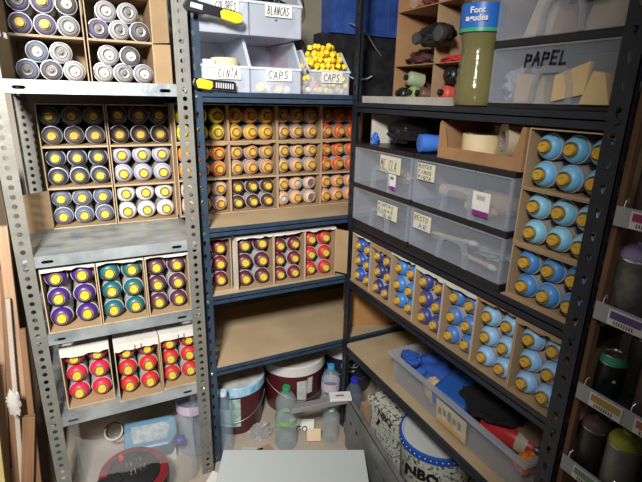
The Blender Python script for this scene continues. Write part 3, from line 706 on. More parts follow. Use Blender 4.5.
def brush(label, loc, rz, L=.17):
    o = thing('paint_brush', label, 'brush', loc, 0, 'brushes in the lower drawers', (0, PI/2*.97, rz))
    MB().lathe([(.003,0),(.006,.02),(.006,L*.6),(.004,L*.7),(.007,L*.72),(.007,L*.85)], 10).build('handle', tan, o, True)
    MB().lathe([(.007,L*.85),(.009,L*.9),(.006,L)], 10).build('bristles', plain('white_bristle', (.7,.68,.62)), o, True)
brush('pale paint brush slanting in the lower drawer of the wider unit', (.03,-.475,.9654+.075), -1.45)
brush('pale paint brush at the right of the lower drawer of the wider unit', (.04,-.60,.9654+.045), -1.75, .15)
blobthing('coil_of_wire', 'crumpled grey rag in the lower drawer of the wider unit', 'rag', (.15,-.62,.9654+.055), (.06,.10,.03), plain('grey_rag', (.35,.36,.38), .9), .4, 4, 31., .9654+.024)
blobthing('crumpled_paper', 'crumpled brown paper in the upper drawer of the smaller unit', 'paper', (.13,-.16,.9654+.20), (.05,.05,.03), tan, .4, 4, 32., .9654+.164)
blobthing('dark_rag', 'dark rag in the lower drawer of the smaller unit', 'rag', (.15,-.22,.9654+.055), (.06,.10,.035), plain('dark_rag', (.05,.055,.07), .9), .4, 4, 33., .9654+.024)
def scraps(nm, label, loc, pts, th, m, rz=CF, rx=0.):
    o = MB().prism(pts, 0, th).build(nm, m, None, bevel=.001); o.location = loc; o.rotation_euler = (rx, 0, rz); return tag(o, label, 'paper', 'paper in the top drawers')
tt = 1.4163
paperm = mat('masking_paper', (.70,.52,.27), .8, 0, .15, 10)
scraps('masking_paper', 'folded tan masking paper behind the pull of the lower marked drawer', (.06,-.69,tt+.0125), [(0,0),(.085,0),(.080,.062),(.0,.068)], .05, paperm)
scraps('masking_paper', 'angled tan paper sheet right of the pull in the lower marked drawer', (.04,-.810,tt+.0125), [(0,.004),(.075,.020),(.080,.085),(.0,.060)], .012, paperm)
scraps('masking_paper', 'tan paper at the right end of the lower marked drawer', (.03,-.885,tt+.0125), [(0,0),(.065,0),(.045,.06),(.02,.065)], .03, paperm)
scraps('masking_paper', 'tall cream paper fold in the upper top drawer', (.06,-.690,tt+.1585), [(0,.0),(.075,.0),(.10,.12),(.045,.115)], .03, mat('cream_paper', (.74,.62,.42), .8, 0, .15, 10))
scraps('masking_paper', 'brown paper fold in the middle of the upper top drawer', (.09,-.755,tt+.1585), [(0,0),(.07,0),(.065,.06),(.01,.065)], .05, mat('brown_fold', (.50,.28,.18), .8))
scraps('masking_paper', 'tan paper sheet at the right of the upper top drawer', (.06,-.845,tt+.1585), [(0,.0),(.10,.0),(.10,.10),(.03,.115)], .02, paperm)
blobthing('paper_wad', 'pale wad of paper at the left of the marked lower drawer', 'paper', (.12,-.66,tt+.055), (.06,.035,.04), plain('grey_wad', (.45,.45,.50), .8), .3, 4, 36., tt+.0125)
# ------------------------------------------------------------------ on the drawer units
dt = .9654+.308+.0005
crate('white_carton', 'small off-white box at the far end behind the black bag', .10, .23, .07, .14, .9875+.0, .9875+.001, white_card, 0) if False else None
o = MB().box(0, .12, 0, .012, 0, .102).build('white_board', mat('offwhite_board', (.50,.47,.43), .8, 0, .2, 20)); o.location = (.045, -.075, dt); o.rotation_euler = (0,0,-.35)
tag(o, 'off-white board standing on the smaller drawer unit behind the black bag', 'board')
blobthing('black_bag', 'crumpled black plastic bag on the smaller drawer unit', 'plastic bag', (.125,-.240,dt+.050), (.095,.110,.052), black_bag, .22, 3.2, 11., dt)
blobthing('blue_bag', 'blue plastic scrap at the left edge of the black bag', 'plastic bag', (.035,-.115,dt+.018), (.014,.010,.020), plain('bright_blue_film', (.03,.15,.60)), .4, 4, 15., dt)
o = thing('blue_roll', 'rolled blue plastic film between the black bag and the cardboard tray', 'roll of film', (.020, -.390, dt+.029), 0, None, (0, PI/2, -.30))
MB().lathe([(.010,0),(.012,-.002),(.027,.0),(.028,.02),(.025,.05),(.024,.20),(.020,.205)][1:], 22).build('film', mat('blue_film', (.06,.20,.70), .35, bump=.3, bscale=30), o, True)
MB().lathe([(.012,-.003),(.013,.02)], 14, closed=False).build('core', plain('dark_core', (.02,.05,.25)), o, True)
o = thing('cardboard_tray', 'brown cardboard tray of tape rolls on the wider drawer unit', 'cardboard tray', (.006, -.492, dt), CF)
b = MB(); W, D, H = .296, .20, .102
b.box(0, W, 0, D, 0, .003); b.box(0, W, D-.003, D, .003, H)
b.prism([(0,.003),(W,.003),(W,H),(W-.012,H),(W-.030,.032),(.035,.032),(.020,H*.9),(0,H*.95)], 0, .003)
for xx in (0, W-.003): b.box(xx, xx+.003, .003, D-.003, .003, H)
b.build('tray', mat('orange_brown_card', (.40,.22,.10), .85, 0, .25, 10, .1, 60), o)
def at_t(x, yy, z): return (.006+yy, -.492-x, dt+z)
tape_roll('masking_tape_roll', at_t(.100,.062,.0035), .050, .040, .068, 'cream masking tape roll lying flat at the left of the cardboard tray')
tape_roll('masking_tape_roll', at_t(.190,.045,.0035+.058), .049, .024, .050, 'tape roll standing on edge at the right of the cardboard tray', (0,PI/2,-.55), m=mat('worn_tape', (.52,.42,.30), .7, 0, .2, 30))
tape_roll('masking_tape_roll', at_t(.205,.140,.0035), .046, .036, .085, 'tall tape roll at the back right of the cardboard tray')
tape_roll('masking_tape_roll', at_t(.120,.150,.0035), .044, .034, .090, 'brown tape roll at the back of the cardboard tray', m=mat('tan_tape', (.45,.32,.18), .7))
# blue scrap of foil hanging behind roll
# ------------------------------------------------------------------ behind, on the blue rack's third shelf
carton((.095, .10, .4303), -.32, .215, .17, .18, 'orange-brown closed carton at the back, beyond the corner upright', 'closed cartons', tone=kraft_dark, outer=mat('orange_card', (.42,.21,.07), .8, 0, .2, 8))
o = bpy.data.objects['cardboard_box.%03d' % (len([q for q in bpy.data.objects if q.name.startswith('cardboard_box')])-1)]
MB().box(.002, .213, -.002, 0, .002, .168).build('front_panel', mat('orange_card', (.42,.21,.07)), o)
# ------------------------------------------------------------------ right rack, lowest shelf
s4 = .4135
o = thing('plastic_storage_box', 'long clear plastic box of rags and tubes on the lowest shelf of the right rack', 'storage box', (.035, -.315, s4), CF)
W, D, H = .60, .33, .122; b = MB(); i_ = .012
b.box(i_, W-i_, i_, D-i_, 0, .003)
def wallq(p, q, h0, h1, t_=.0025): pass
vs = lambda z, e: [(e, e, z), (W-e, e, z), (W-e, D-e, z), (e, D-e, z)]
for (za, ea, zb, eb) in ((.0, i_, H, .0), (H, .003, .0, i_+.003)):
    A, B = vs(za, ea), vs(zb, eb); b.add(A+B, [(k, (k+1)%4, 4+(k+1)%4, 4+k) for k in range(4)])
b.build('tub', clear, o)
b = MB()
for a in ((-.012,W+.012,-.012,.002),(-.012,W+.012,D-.002,D+.012),(-.012,.002,.002,D-.002),(W-.002,W+.012,.002,D-.002)): b.box(*a, H-.012, H)
b.build('rim', box_rim, o)
p = MB().box(.265, .400, -.0035, -.0025, .018, .100).build('picture_label', mat('label_card', (.62,.58,.42), .6, 0, .3, 25, c2=(.45,.40,.30)), o); p.rotation_euler = (.085, 0, 0); p.location=(0,.002,0)
b = MB()
for k in range(5): b.box(.275+.022*k, .289+.022*k, -.0045, -.0036, .050+.006*(k%2), .075+.005*(k%3))
b.build('pictures', plain('grey_print', (.25,.24,.22)), p)
MB().box(.275, .385, -.0045, -.0036, .024, .034).build('orange_line', plain('orange_print', (.75,.36,.05)), p)
blobthing('blue_cloth', 'bright blue cloth heaped at the far end of the long clear box', 'cloth', (.16,-.430,s4+.070), (.075,.095,.055), plain('royal_cloth', (.02,.09,.42), .75, bump=.2, bscale=30), .3, 3, 21., s4+.004)
o = thing('blue_sheet', 'smooth blue folded sheet in the middle of the long clear box', 'cloth', (.15, -.555, s4+.035), 0, None, (.12, -.22, .2))
MB().box(-.080, .080, -.07, .06, 0, .080).build('fold', plain('blue_sheet_m', (.015,.10,.42), .6), o, bevel=.012)
blobthing('blue_bag', 'blue bag with a white tag poking over the far end of the clear box', 'plastic bag', (.075,-.375,s4+.118), (.030,.045,.020), plain('royal_cloth', (.02,.09,.42), .75), .35, 3, 22., None)
blobthing('black_cloth', 'black cloth spread over the middle of the long clear box', 'cloth', (.155,-.70,s4+.120), (.095,.10,.028), plain('black_cloth_m', (.008,.008,.010), .95), .3, 3, 23., None)
blobthing('tan_bag', 'tan paper bag at the left inside the long clear box', 'paper bag', (.085,-.50,s4+.055), (.03,.045,.05), tan, .15, 3, 27., s4+.004)
o = thing('red_spray_tube', 'red can with a pale label lying at the near end of the long clear box', 'can', (.115, -.700, s4+.070), 0, None, (0, PI/2*1.04, -1.25))
MB().lathe([(.030,0),(.033,.004),(.033,.155),(.030,.160)], 24).build('body', plain('red_tin', (.48,.02,.03), .35), o, True)
MB().lathe([(.033,.108),(.0334,.110),(.0334,.138),(.033,.140)], 24, closed=False).build('label', plain('pale_label', (.45,.40,.34)), o, True)
MB().lathe([(.031,.160),(.031,.176),(.028,.180),(.010,.180),(.010,.190),(0,.190)], 24).build('cap', black_pl, o, True)
blobthing('orange_cloth', 'orange rag at the near corner of the long clear box', 'cloth', (.085,-.885,s4+.075), (.035,.025,.030), plain('orange_rag', (.75,.25,.03), .8), .3, 3, 24., s4+.004)
o = MB().blob((0,0,0), (.09,.10,.03), 20, 14, .25, 3, 26.).build('brown_cloth', plain('brown_rag', (.20,.12,.08), .9), None, True); o.location = (.23,-.80,s4+.09)
tag(o, 'brown rag behind the red can in the long clear box', 'cloth')
# ------------------------------------------------------------------ floor, under the blue rack
maroon = plain('maroon_tub', (.09,.012,.018), .35)
def bucket(loc, R, H, label, bodym, lidm, rz=0., lidh=.030, topm=None, group='paint buckets on the floor', stickers=(), txt=None):
    r = thing('paint_bucket', label, 'bucket', loc, rz, group)
    MB().lathe([(R*.88,0),(R*.90,.004),(R*.985,H-.012),(R*.97,H-.010)], 40).build('tub', bodym, r, True)
    MB().lathe([(R*1.0,H-lidh),(R*1.03,H-lidh+.003),(R*1.03,H-.003),(R*1.0,H),(R*.965,H)], 40, closed=False).build('lid_rim', lidm, r, True)
    MB().lathe([(0,H-.007),(R*.90,H-.007),(R*.93,H-.001),(R*.97,H-.001)], 40, closed=False).build('lid', topm or lidm, r, True)
    hb = [( R*1.04*math.cos(a), -R*1.04*abs(math.sin(a))-.006, H*.68-.085*math.sin(a)) for a in [PI*k/16 for k in range(17)]]
    MB().tube(hb, .0014, 6).build('handle', plain('wire', (.22,.22,.22), .4, metal=.5), r, True)
    for (a0, a1, z0, z1, m) in stickers:
        b = MB(); n = 8; v = []
        for k in range(n+1):
            a = a0+(a1-a0)*k/n
            for z in (z0, z1):
                rr = R*(.90+.085*z/H)+.0015; v.append((rr*math.cos(a), rr*math.sin(a), z))
        b.add(v, [(2*k, 2*k+2, 2*k+3, 2*k+1) for k in range(n)]); b.build('sticker', m, r, True)
    return r
stick = mat('bucket_sticker', (.66,.66,.62), .6, 0, .3, 50, c2=(.35,.45,.42)); grn = mat('green_sticker', (.20,.45,.38), .6, 0, .7, 70, c2=(.6,.62,.58))
bl = mat('worn_blue_lid', (.08,.48,.80), .45, 0, .4, 30, c2=(.62,.74,.80)); wl = mat('smeared_white_lid', (.80,.80,.77), .5, 0, .5, 12, c2=(.30,.29,.27))
bucket((-.418,.232,0), .130, .245, 'maroon paint bucket with a worn light blue lid rim, left one under the blue rack', maroon, bl, -.45, .046, wl, stickers=((-2.05,-1.60,.045,.135,stick),(-1.60,-1.22,.045,.190,grn)))
wl2 = plain('white_lid', (.70,.70,.68), .4)
bucket((-.118,.262,0), .148, .262, 'maroon paint bucket with a white lid under the blue rack, right of the blue-lidded one', maroon, wl2, .1, .050, wl2, stickers=((-1.95,-1.62,.07,.185,stick),(-1.60,-1.40,.11,.195,stick)))
r = bucket((.190,.275,0), .140, .285, 'navy blue paint bucket with a white lid behind the corner upright', plain('navy_tub', (.012,.018,.05), .4), wl2, .0, .075, wl2)
MB()
for (tx, dz, s_) in (('PALO', .178, .034), ('Master', .150, .018)):
    printed(tx, s_, Matrix.Rotation(-.42, 4, 'Z') @ Tm(0,-.1395,dz) @ FRONT, r, paper, .0006)
# bottles
lilac = plain('lilac_band', (.62,.50,.66), .5)
water = mat('bottle_water', (.62,.72,.80), .05, alpha=.18)
pet_bottle('water_bottle', (-.625,.125,0), .068, .335, 'large water bottle with a lilac band behind the grey upright', lilac, ribs=6, band=(.205,.245,lilac), liq=water, lz=.5)
pet_bottle('water_bottle', (-.515,.06,0), .036, .285, 'slim plastic bottle standing beside the blue-lidded bucket', plain('cap_pale', (.6,.7,.8)), ribs=5, body=mat('blue_bottle_plastic', (.40,.58,.72), .12, alpha=.22, bump=.25, bscale=30))
pet_bottle('water_bottle', (-.272,-.025,0), .047, .290, 'clear bottle with a green cap and green band in front of the buckets', plain('green_cap', (.02,.30,.10)), ribs=2, body=pet, liq=mat('pale_water', (.45,.62,.58), .05, alpha=.14), lz=.42, band=(.128,.146,plain('lime_band', (.25,.55,.12))))
pet_bottle('water_bottle', (-.010,.075,0), .043, .265, 'clear bottle with a light blue cap in front of the navy bucket', plain('light_blue_cap', (.05,.35,.70)), ribs=3, band=(.145,.185,lilac))
pet_bottle('water_bottle', (.020,-.085,0), .038, .285, 'grey-blue bottle with a dark blue cap beside the printed carton', plain('violet_blue_cap', (.03,.03,.50)), ribs=3, body=mat('grey_bottle_plastic', (.16,.20,.27), .12, alpha=.40), liq=None)
pet_bottle('water_bottle', (-.085,-.075,0), .035, .17, 'crushed clear bottle inside the metal tray', plain('cap_clear', (.6,.65,.7)), ribs=3, body=pet)
# white card on top
o = thing('white_box', 'flat white box resting on the metal tray corner beside the upright', 'box', (-.080, -.140, .2525), -.35)
MB().box(-.045, .045, -.026, .026, 0, .012).build('box_body', paper, o, bevel=.002)
MB().box(-.02, .015, -.008, .004, .0121, .0126).build('print', plain('grey_print', (.25,.24,.22)), o)
# ------------------------------------------------------------------ cartons with printed letters
marb = mat('speckled_print', (.66,.68,.60), .75, 0, .8, 75, c2=(.10,.11,.09))
_r = [n for n in marb.node_tree.nodes if n.type == 'VALTORGB'][0]; _r.color_ramp.elements[0].position = .52; _r.color_ramp.elements[1].position = .60
def nbq(loc, rz, W, D, H, label, ts, tz=.8, tx=.62):
    r = thing('printed_carton', label, 'carton', loc, rz, 'speckled printed cartons under the right rack')
    MB().box(0, W, 0, D, 0, H).build('box_body', marb, r, bevel=.002)
    printed('NBQ', ts, Tm(W*tx, -.0006, H*tz) @ FRONT, r, ink, ts*.04)
    return r
r = nbq((.070, -.118, 0), CF+.03, .205, .16, .205, 'near speckled carton printed in black beside the blue-rimmed bucket', .044, .86, .62)
MB().prism([(.075,.105),(.095,.125),(.10,.145),(.085,.150),(.080,.130)], -.0012, -.0004).build('mark', ink, r)
nbq((.245, .06, 0), CF, .36, .155, .180, 'lower speckled carton at the back under the right rack', .045, .75, .35)
nbq((.245, .055, .1805), CF, .34, .155, .150, 'upper speckled carton at the back under the right rack', .055, .62, .30)
o = bucket((.150, -.474, 0), .137, .255, 'cream speckled bucket with a studded blue rim and white lid under the right rack', marb, plain('royal_lid', (.02,.10,.50), .35), 0., .030, mat('white_lid_mark', (.66,.70,.74), .45))
printed('NBQ', .060, Matrix.Rotation(-1.05, 4, 'Z') @ Tm(0,-.1395,.165) @ FRONT, o, ink, .0025)
b = MB()
for k in range(44):
    a = 2*PI*k/44; b.lathe([(.003,0),(.002,.0015),(0,.002)], 6, M=Matrix.Rotation(a, 4, 'Z') @ Tm(.1412,0,.242) @ Matrix.Rotation(PI/2, 4, 'Y'))
b.build('studs', plain('white_lid', (.70,.70,.68)), bpy.data.objects[o.name], True)
MB().box(-.02, .0, -.004, .002, .2485, .2490).build('smudge', plain('grey_print', (.25,.24,.22)), o)
carton((.028, -.130, 0), CF, .032, .190, .034, 'small brown carton squeezed between the dark blue capped bottle and the printed carton', 'small cartons')
# ------------------------------------------------------------------ galvanised tray on the floor
tray_m = mat('dull_galvanised', (.30,.31,.30), .5, .4, .35, 9, .1, 30, c2=(.18,.19,.185))
r = thing('metal_tray', 'dull galvanised metal tray with square punched holes on the floor', 'metal tray', (-.045, -.135, 0), -.14)
# local: x to the left is the short end, y towards the viewer is the long side
L = .72; b = MB()
def sheet_holes(b, L, z0, z1, holes, M, t_=.002, s_=.010):
    xs = sorted(set([0, L] + [h-s_ for h in holes] + [h+s_ for h in holes])); zm = (z0+z1)*.62
    for a, c in zip(xs, xs[1:]):
        mid = (a+c)/2
        if any(abs(mid-h) < s_*.5 for h in holes): b.box(a, c, 0, t_, z0, zm-s_, M=M); b.box(a, c, 0, t_, zm+s_, z1, M=M)
        else: b.box(a, c, 0, t_, z0, z1, M=M)
sheet_holes(b, L, .0, .24, (.05,.11,.30,.36,.55,.61), Matrix.Rotation(-PI/2, 4, 'Z'))
b.build('long_side', tray_m, r)
b = MB(); b.box(-.245, .0, -.025, .010, .228, .252); b.build('end_rail', plain('pale_steel', (.45,.46,.46), .35, metal=.5), r, bevel=.003)
b = MB(); b.box(0, .018, -L, 0, .236, .240); b.build('flange', tray_m, r)
# white board in the foreground
r = thing('white_lidded_box', 'plain white-topped box in the foreground, leaning low before the bottles', 'box', (-.565,-.118,0), math.atan2(-.224,.482))
MB().box(0, .531, -.42, 0, .147, .157).build('lid', mat('white_laminate', (.56,.60,.60), .45), r, bevel=.003)
MB().box(.02, .511, -.40, -.02, 0, .1465).build('box_body', paper, r)
# litter between the bottles
blobthing('crumpled_wrap', 'crumpled clear wrap on the floor before the blue-lidded bucket', 'plastic wrap', (-.355,.075,.022), (.05,.035,.028), bagm, .6, 5, 41., 0)
def sheet(nm, label, loc, w_, d_, rz, m, rx=0, cat='paper', group='scraps on the floor'):
    o = MB().box(-w_/2, w_/2, -d_/2, d_/2, 0, .003).build(nm, m); o.location = loc; o.rotation_euler = (rx, 0, rz); return tag(o, label, cat, group)
sheet('paper_scrap', 'grey paper scrap on the floor at the left of the white board', (-.425,-.015,.002), .09, .06, -.5, plain('grey_paper', (.48,.52,.52)))
sheet('paper_scrap', 'brown card scrap behind the white board', (-.365,-.025,.002), .06, .05, .2, kraft)
sheet('paper_scrap', 'printed white card standing behind the green-capped bottle', (-.175,.03,.002), .11, .09, -.5, paper, .7)
printed('GO', .035, Tm(0,.0,.0035), bpy.data.objects['paper_scrap.002'], ink, .001)
sheet('paper_scrap', 'tan card scrap between the green-capped bottle and the metal tray', (-.155,-.055,.03), .06, .05, -.4, plain('tan_card', (.62,.47,.26)), .9)
sheet('paper_scrap', 'torn white paper on the floor at the foot of the uprights', (-.600,-.10,.002), .08, .06, .9, paper, .3)
cable('twig', [(-.33,.10,.004),(-.31,.12,.006),(-.29,.13,.004)], .002, plain('dark_twig', (.15,.09,.06)), 'dark twig on the floor behind the green-capped bottle')
# ------------------------------------------------------------------ floor, under the grey rack
r = thing('clear_sack', 'large clear plastic sack standing open under the grey rack', 'plastic sack', (-.85, .10, 0))
b = MB(); rows = []; n = 44
for i, (z, k) in enumerate(((0,.92),(.03,1.),(.10,1.02),(.17,1.0),(.24,.98),(.31,1.0),(.345,1.03))):
    for j in range(n):
        a = 2*PI*j/n; e = 1/max(abs(math.cos(a)), abs(math.sin(a)))**.6
        w_ = 1 + .09*noise.noise(Vector((math.cos(a)*3, math.sin(a)*3, z*2.5+5))) + .012*math.sin(a*17+z*20)
        b.v.append((.205*k*e*w_*math.cos(a), .205*k*e*w_*math.sin(a), z + (.025*noise.noise(Vector((a*1.5,0,2))) if i > 4 else 0)))
for i in range(6):
    for j in range(n): b.f.append((i*n+j, i*n+(j+1)%n, (i+1)*n+(j+1)%n, (i+1)*n+j)); b.mi.append(0)
b.build('film', bagm, r, True)
# cable reel
red = mat('dark_red_plastic', (.22,.012,.02), .4, 0, .35, 25); r = thing('cable_reel', 'red and black cable reel with sockets in the clear sack', 'cable reel', (-.882, -.09, .075), 0, None, (.10, .03, .3))
MB().lathe([(.118,0),(.122,.004),(.122,.012),(.060,.014),(.060,.085),(.122,.087)], 36).build('drum', black_pl, r, True)
b = MB(); b.lathe([(.122,.087),(.126,.090),(.126,.099),(.108,.103),(.078,.101)], 40, closed=False); b.build('flange', red, r, True)
MB().lathe([(.092,.020),(.095,.03),(.095,.078),(.092,.085)], 30).build('cable', mat('black_flex', (.015,.015,.015), .5, bump=.8, bscale=90), r, True)
MB().lathe([(.098,.100),(.095,.108),(.070,.112),(0,.112)], 30).build('socket_plate', black_pl, r, True)
for (x, y) in ((-.008,.030),(.030,.030),(-.008,-.012),(.030,-.012)):
    s_ = MB().lathe([(.019,.112),(.018,.116),(.015,.116),(.014,.1125)], 18, c=(x,y,0), closed=False).build('socket', plain('dark_socket', (.03,.03,.032)), r, True)
    q = MB(); q.lathe([(.0035,.1125),(.0035,.124),(0,.125)], 8, c=(x-.008,y,0)); q.lathe([(.0035,.1125),(.0035,.124),(0,.125)], 8, c=(x+.008,y,0)); q.build('contact', chrome, s_, True)
MB().prism([(-.14,.10),(-.06,.10),(-.05,.118),(-.13,.122),(-.145,.115)], -.03, .02).build('grip', black_pl, r, bevel=.006)
r.scale = (.90,)*3
MB().box(-.028, -.012, .066, .086, .104, .128).build('switch', plain('bright_red_switch', (.7,.02,.05)), r, bevel=.003)
# jerrycan
r = thing('blue_jerrycan', 'pale blue plastic jerrycan with a label and dark blue cap lying behind the reel', 'jerrycan', (-.80, .105, .122), 0, None, (.45, .0, -.12))
jm = mat('pale_blue_plastic', (.11,.25,.37), .4, bump=.1, bscale=10)
MB().prism([(-.095,-.06),(.085,-.06),(.10,-.045),(.10,.02),(.07,.06),(-.08,.06),(-.095,.05)], -.045, .045, M=Matrix.Rotation(PI/2, 4, 'X')).build('can_body', jm, r, bevel=.014)
MB().prism([(-.07,-.035),(.055,-.035),(.075,-.015),(.06,.035),(-.06,.035)], .0452, .0462, M=Matrix.Rotation(PI/2, 4, 'X')).build('label', mat('pale_label_print', (.40,.46,.50), .6, 0, .4, 60), r)
MB().lathe([(.019,0),(.020,.004),(.020,.026),(.017,.030),(0,.030)], 20, M=Tm(.098,-.035,.0) @ Matrix.Rotation(PI/2, 4, 'Y')).build('cap', plain('dark_blue_cap', (.01,.01,.30)), r, True)
o = MB().box(-.09,.09,-.05,.05,0,.055).build('folded_box', white_card); o.location = (-.80,.14,.0); tag(o, 'low white box on the floor under the blue jerrycan', 'box')
tape_roll('masking_tape_roll', (-.925,.230,.10), .036, .029, .04, 'tape roll propped at the back of the clear sack', (.8,-.2,0), m=plain('dull_tape', (.42,.34,.22)))
tag(MB().box(-1.06,-.66,.345,.50,0,.33).build('beige_box', mat('beige_card', (.52,.42,.33), .8, 0, .2, 5)), 'beige box at the back beneath the grey rack', 'box')
# ------------------------------------------------------------------ timber leaning at the left
def plank(label, x, y, w_, t_, L, ry, rx, m, rz=0., nm='timber_plank'):
    o = MB().box(-w_/2, w_/2, -t_/2, t_/2, 0, L).build(nm, m, None, bevel=.002); o.location = (x, y, .012); o.rotation_euler = (rx, ry, rz)
    return tag(o, label, 'plank', 'timber leaning left of the grey rack')
plank('pale plank nearest the grey rack upright', -1.205, .05, .030, .030, 1.02, .045, -.08, wood_l)
plank('brown plank behind the pale one beside the grey rack', -1.260, .12, .032, .025, .86, .09, -.08, wood_m)
plank('painted white plank at the far left edge', -1.312, .06, .040, .020, .95, .075, -.08, wood_w)
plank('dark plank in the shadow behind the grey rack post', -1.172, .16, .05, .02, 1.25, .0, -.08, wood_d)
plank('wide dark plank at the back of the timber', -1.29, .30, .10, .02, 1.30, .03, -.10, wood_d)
plank('tall grey-blue plank behind the timber at the left edge', -1.40, .33, .12, .02, 1.40, .10, -.10, mat('greyblue_board', (.16,.20,.22), .7, 0, .3, 6))
plank('thin pale batten between the painted and the brown planks', -1.232, .0, .014, .02, .80, .075, -.10, wood_w)
plank('light tan batten leaning at the far left', -1.300, .13, .030, .022, .90, .10, -.10, wood_l)
plank('mid brown batten beside the foot of the pale plank', -1.180, -.02, .018, .02, .70, .05, -.10, wood_m)
plank('short brown batten with a bent pale end by the floor', -1.225, -.05, .035, .022, .42, .15, -.1, wood_m)
plank('yellow-streaked batten at the left edge', -1.285, -.02, .026, .022, .62, .05, -.12, mat('yellow_batten', (.55,.45,.18), .7, 0, .3, 8))
o = thing('wooden_bracket', 'curved pale wooden bracket leaning at the foot of the timber', 'wooden bracket', (-1.235, -.10, .012), .2)
pts = [(-.035,0),(.0,0),(.012,.07),(.030,.13),(.045,.19),(.020,.19),(.0,.14),(-.018,.08)]
MB().prism([(-.035,0),(0,0),(.012,.07),(.030,.13),(.045,.19),(.020,.19),(0,.14),(-.018,.08)], 0, .03).build('bracket', mat('pale_bracket', (.42,.38,.28), .7), o, bevel=.004)
o = MB().blob((0,0,0), (.018,.010,.045), 16, 14, .35, 5, 51.).build('crumpled_tape', plain('dull_tape_white', (.50,.48,.44)), None, True); o.location = (-1.190,-.035,.500)
tag(o, 'crumpled white tape stuck on the timber', 'tape')
crate('teal_crate', 'dark teal crate on the floor behind the left upright', -1.19, -1.125, .22, .50, 0, .26, plain('teal_plastic', (.03,.10,.10)), 0)
# ------------------------------------------------------------------ stepped can display, right edge
r = thing('can_display', 'stepped display stand with price strips at the right edge', 'display stand', (.11, -1.30, 0))
b = MB(); grey_l = plain('light_grey_sheet', (.34,.36,.38), .45)
lev = (1.228, 1.030, .838, .648)
for z in lev:
    b.box(-.085, .10, -.35, .265, z-.012, z-.009)
b.build('tier', plain('dark_tier', (.05,.05,.055)), r)
for (z, cs) in zip(lev, ((('magenta_strip', (.30,.02,.12)),), (('violet_strip', (.10,.06,.25)), ('teal_strip', (.10,.30,.32))), (('ochre_strip', (.42,.25,.05)), ('rust_strip', (.42,.10,.03))), (('green_strip', (.12,.28,.18)),))):
    f_ = MB().box(-.110, -.107, -.35, .275, z-.020, z+.018).build('price_rail', grey_l, r)
    MB().box(-.107, -.085, -.35, .275, z-.012, z-.010).build('rail_base', grey_l, f_)
    y1 = .275-.030
    for k, (nm, c) in enumerate(cs):
        s_ = MB().box(-.1120, -.1102, y1-.068-k*.092, y1-k*.092, z-.018, z+.014).build('price_card', paper, f_)
        MB().box(-.1130, -.1121, y1-.064-k*.092, y1-.004-k*.092, z-.004, z+.011).build('colour_bar', plain(nm, c), s_)
        bb = MB()
        for q in range(8): bb.box(-.1128, -.1121, y1-.050-k*.092+q*.005, y1-.048-k*.092+q*.005, z-.015, z-.008)
        bb.build('barcode', ink, s_)
    for yy in (.262, .165):
        MB().tube([(-.108,yy,z+.012),(-.105,yy,z+.030),(-.099,yy,z+.034),(-.096,yy,z+.024)], .0018, 6).build('wire_guide', chrome, r, True)
MB().box(-.095, -.077, .274, .285, 0, 1.55).build('wooden_upright', wood_m, r)
for (x, y) in ((.06,-.33),): MB().box(x-.014, x+.014, y-.02, y+.012, 0, 1.6).build('wooden_upright', wood_m, r)
def upright_can(loc, R, H, bodym, topm, label, style='dome', ring=chrome):
    o = thing('display_can', label, 'can', loc, 0, 'cans on the stepped display')
    MB().lathe([(R*.95,0),(R,.003),(R,H*.80)], 28).build('body', bodym, o, True)
    MB().lathe([(R*1.02,H*.80),(R*1.04,H*.81),(R*1.02,H*.825)], 28, closed=False).build('seam', ring, o, True)
    if style == 'dome': pr = [(R*.99,H*.825),(R*.97,H*.88),(R*.85,H*.94),(R*.60,H*.985),(R*.3,H),(0,H)]
    elif style == 'beer': pr = [(R*.99,H*.80),(R*.96,H*.88),(R*.84,H*.96),(R*.82,H*.985),(R*.84,H*.985)]
    MB().lathe(pr, 28, closed=False).build('top', topm, o, True)
    if style == 'beer':
        MB().lathe([(R*.84,H*.985),(R*.82,H*1.0),(R*.78,H*.99),(R*.76,H*.965),(0,H*.965)], 28, closed=False).build('rim', chrome, o, True)
        MB().lathe([(.008,H*.966),(.008,H*.972),(0,H*.973)], 12, c=(.004,0,0)).build('tab', chrome, o, True)
    else: MB().lathe([(R*.30,H),(R*.30,H*1.04),(R*.2,H*1.05),(0,H*1.05)], 14).build('nozzle', topm, o, True)
    return o
marble = mat('marbled_grey', (.10,.095,.085), .5, 0, .8, 45, c2=(.22,.21,.19))
upright_can((.050,-1.062,1.0215), .035, .150, marble, plain('lilac_top', (.33,.28,.48), .5), 'marbled grey can with a lilac top on the display')
upright_can((.050,-1.160,1.0215), .036, .150, plain('dark_can', (.06,.055,.05)), plain('dark_top', (.10,.08,.07)), 'dark can right of the lilac-topped one, mostly outside the frame')
upright_can((.060,-1.060,1.2195), .034, .155, mat('murky_jar', (.13,.12,.08), .4, 0, .5, 40), plain('ochre_top', (.35,.24,.06)), 'murky can with an ochre top on the upper tier of the display')
o = upright_can((.058,-1.054,.8295), .0270, .098, plain('black_tin', (.012,.018,.018), .35), plain('mint_top', (.05,.42,.30), .4), 'black drink can with a mint green top on the display', 'beer')
MB().prism([(-.004,.045),(0,.041),(.004,.045),(0,.049)], -.0282, -.0272, M=Matrix.Rotation(-.75, 4, 'Z')).build('white_mark', paper, o)
upright_can((.058,-1.150,.8295), .038, .175, mat('rusty_grey', (.16,.12,.11), .5, 0, .6, 30, c2=(.07,.05,.045)), plain('grey_top', (.24,.23,.22)), 'rust-stained grey can right of the mint-topped one')
upright_can((.140,-1.075,.8295), .034, .155, plain('silvery_grey', (.26,.27,.27), .4), plain('dark_green_top', (.02,.09,.06)), 'grey can with a dark green top behind the mint-topped one')
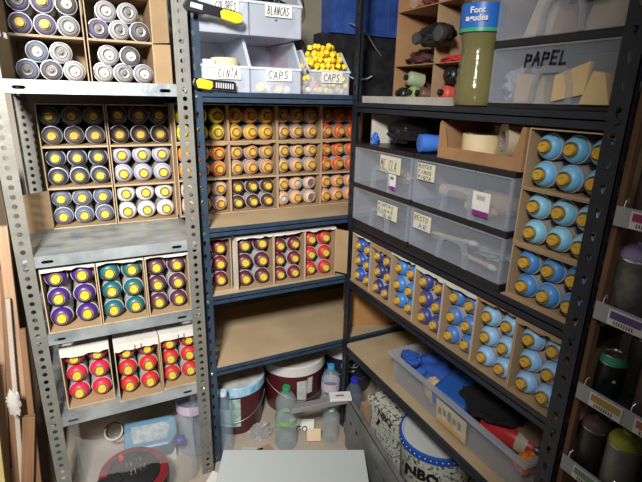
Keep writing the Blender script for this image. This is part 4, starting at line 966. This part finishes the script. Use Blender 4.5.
upright_can((.045,-1.058,.6395), .0285, .136, plain('black_brown_tin', (.035,.028,.024), .4), plain('brown_top', (.13,.09,.075), .5), 'dark can with a brown domed top on the lowest tier')
upright_can((.040,-1.124,.6395), .0320, .144, mat('silver_grey_tin', (.24,.25,.23), .45, .2, .3, 30), plain('lime_top', (.38,.46,.05), .5), 'grey can with a lime green top on the lowest tier')
upright_can((.130,-1.06,.6395), .033, .135, plain('black_brown_tin', (.035,.028,.024), .4), plain('lime_top', (.38,.46,.05), .5), 'second lime-topped can, behind the brown-topped one')
# ------------------------------------------------------------------ light and camera
def area(name, loc, target, size, power, color=(1,1,1), sy=None, spread=None):
    l = bpy.data.lights.new(name, 'AREA'); l.energy = power; l.size = size; l.color = color
    if sy: l.shape = 'RECTANGLE'; l.size_y = sy
    if spread: l.spread = spread
    o = bpy.data.objects.new(name, l); COL.objects.link(o); o.location = loc
    o.rotation_euler = (Vector(target)-Vector(loc)).to_track_quat('-Z', 'Y').to_euler(); return o
area('worklight', (-1.28, -1.72, 2.06), (-1.08, .2, 1.16), .26, 38, (1, .96, .90), spread=1.74)
area('ceiling_light', (-.6, -1.6, 2.70), (-.6, -1.5, 0), 1.0, 5, (.92, .96, 1), sy=.3)
w = bpy.data.worlds.new('world'); bpy.context.scene.world = w; w.use_nodes = True
w.node_tree.nodes['Background'].inputs[0].default_value = (.7, .8, 1, 1); w.node_tree.nodes['Background'].inputs[1].default_value = .03

cd = bpy.data.cameras.new('camera'); cam = bpy.data.objects.new('camera', cd); COL.objects.link(cam)
r = Vector((0.89574159, -0.44402637, 0.02208156)); u = Vector((0.11353719, 0.27649726, 0.95428432)); f = Vector((0.42983289, 0.85228507, -0.2980836))
cam.matrix_world = Matrix(((r.x,u.x,-f.x,-.893),(r.y,u.y,-f.y,-1.5434),(r.z,u.z,-f.z,.7118+.72),(0,0,0,1)))
cd.sensor_width = 36; cd.lens = 36*460.96/642; cd.clip_start = .02
sc = bpy.context.scene; sc.camera = cam
sc.view_settings.view_transform = 'Standard'; sc.view_settings.look = 'None'; sc.view_settings.exposure = 0; sc.view_settings.gamma = 1
try: sc.view_settings.use_curve_mapping = False
except Exception: pass
sc.cycles.transparent_max_bounces = 24; sc.cycles.max_bounces = 8
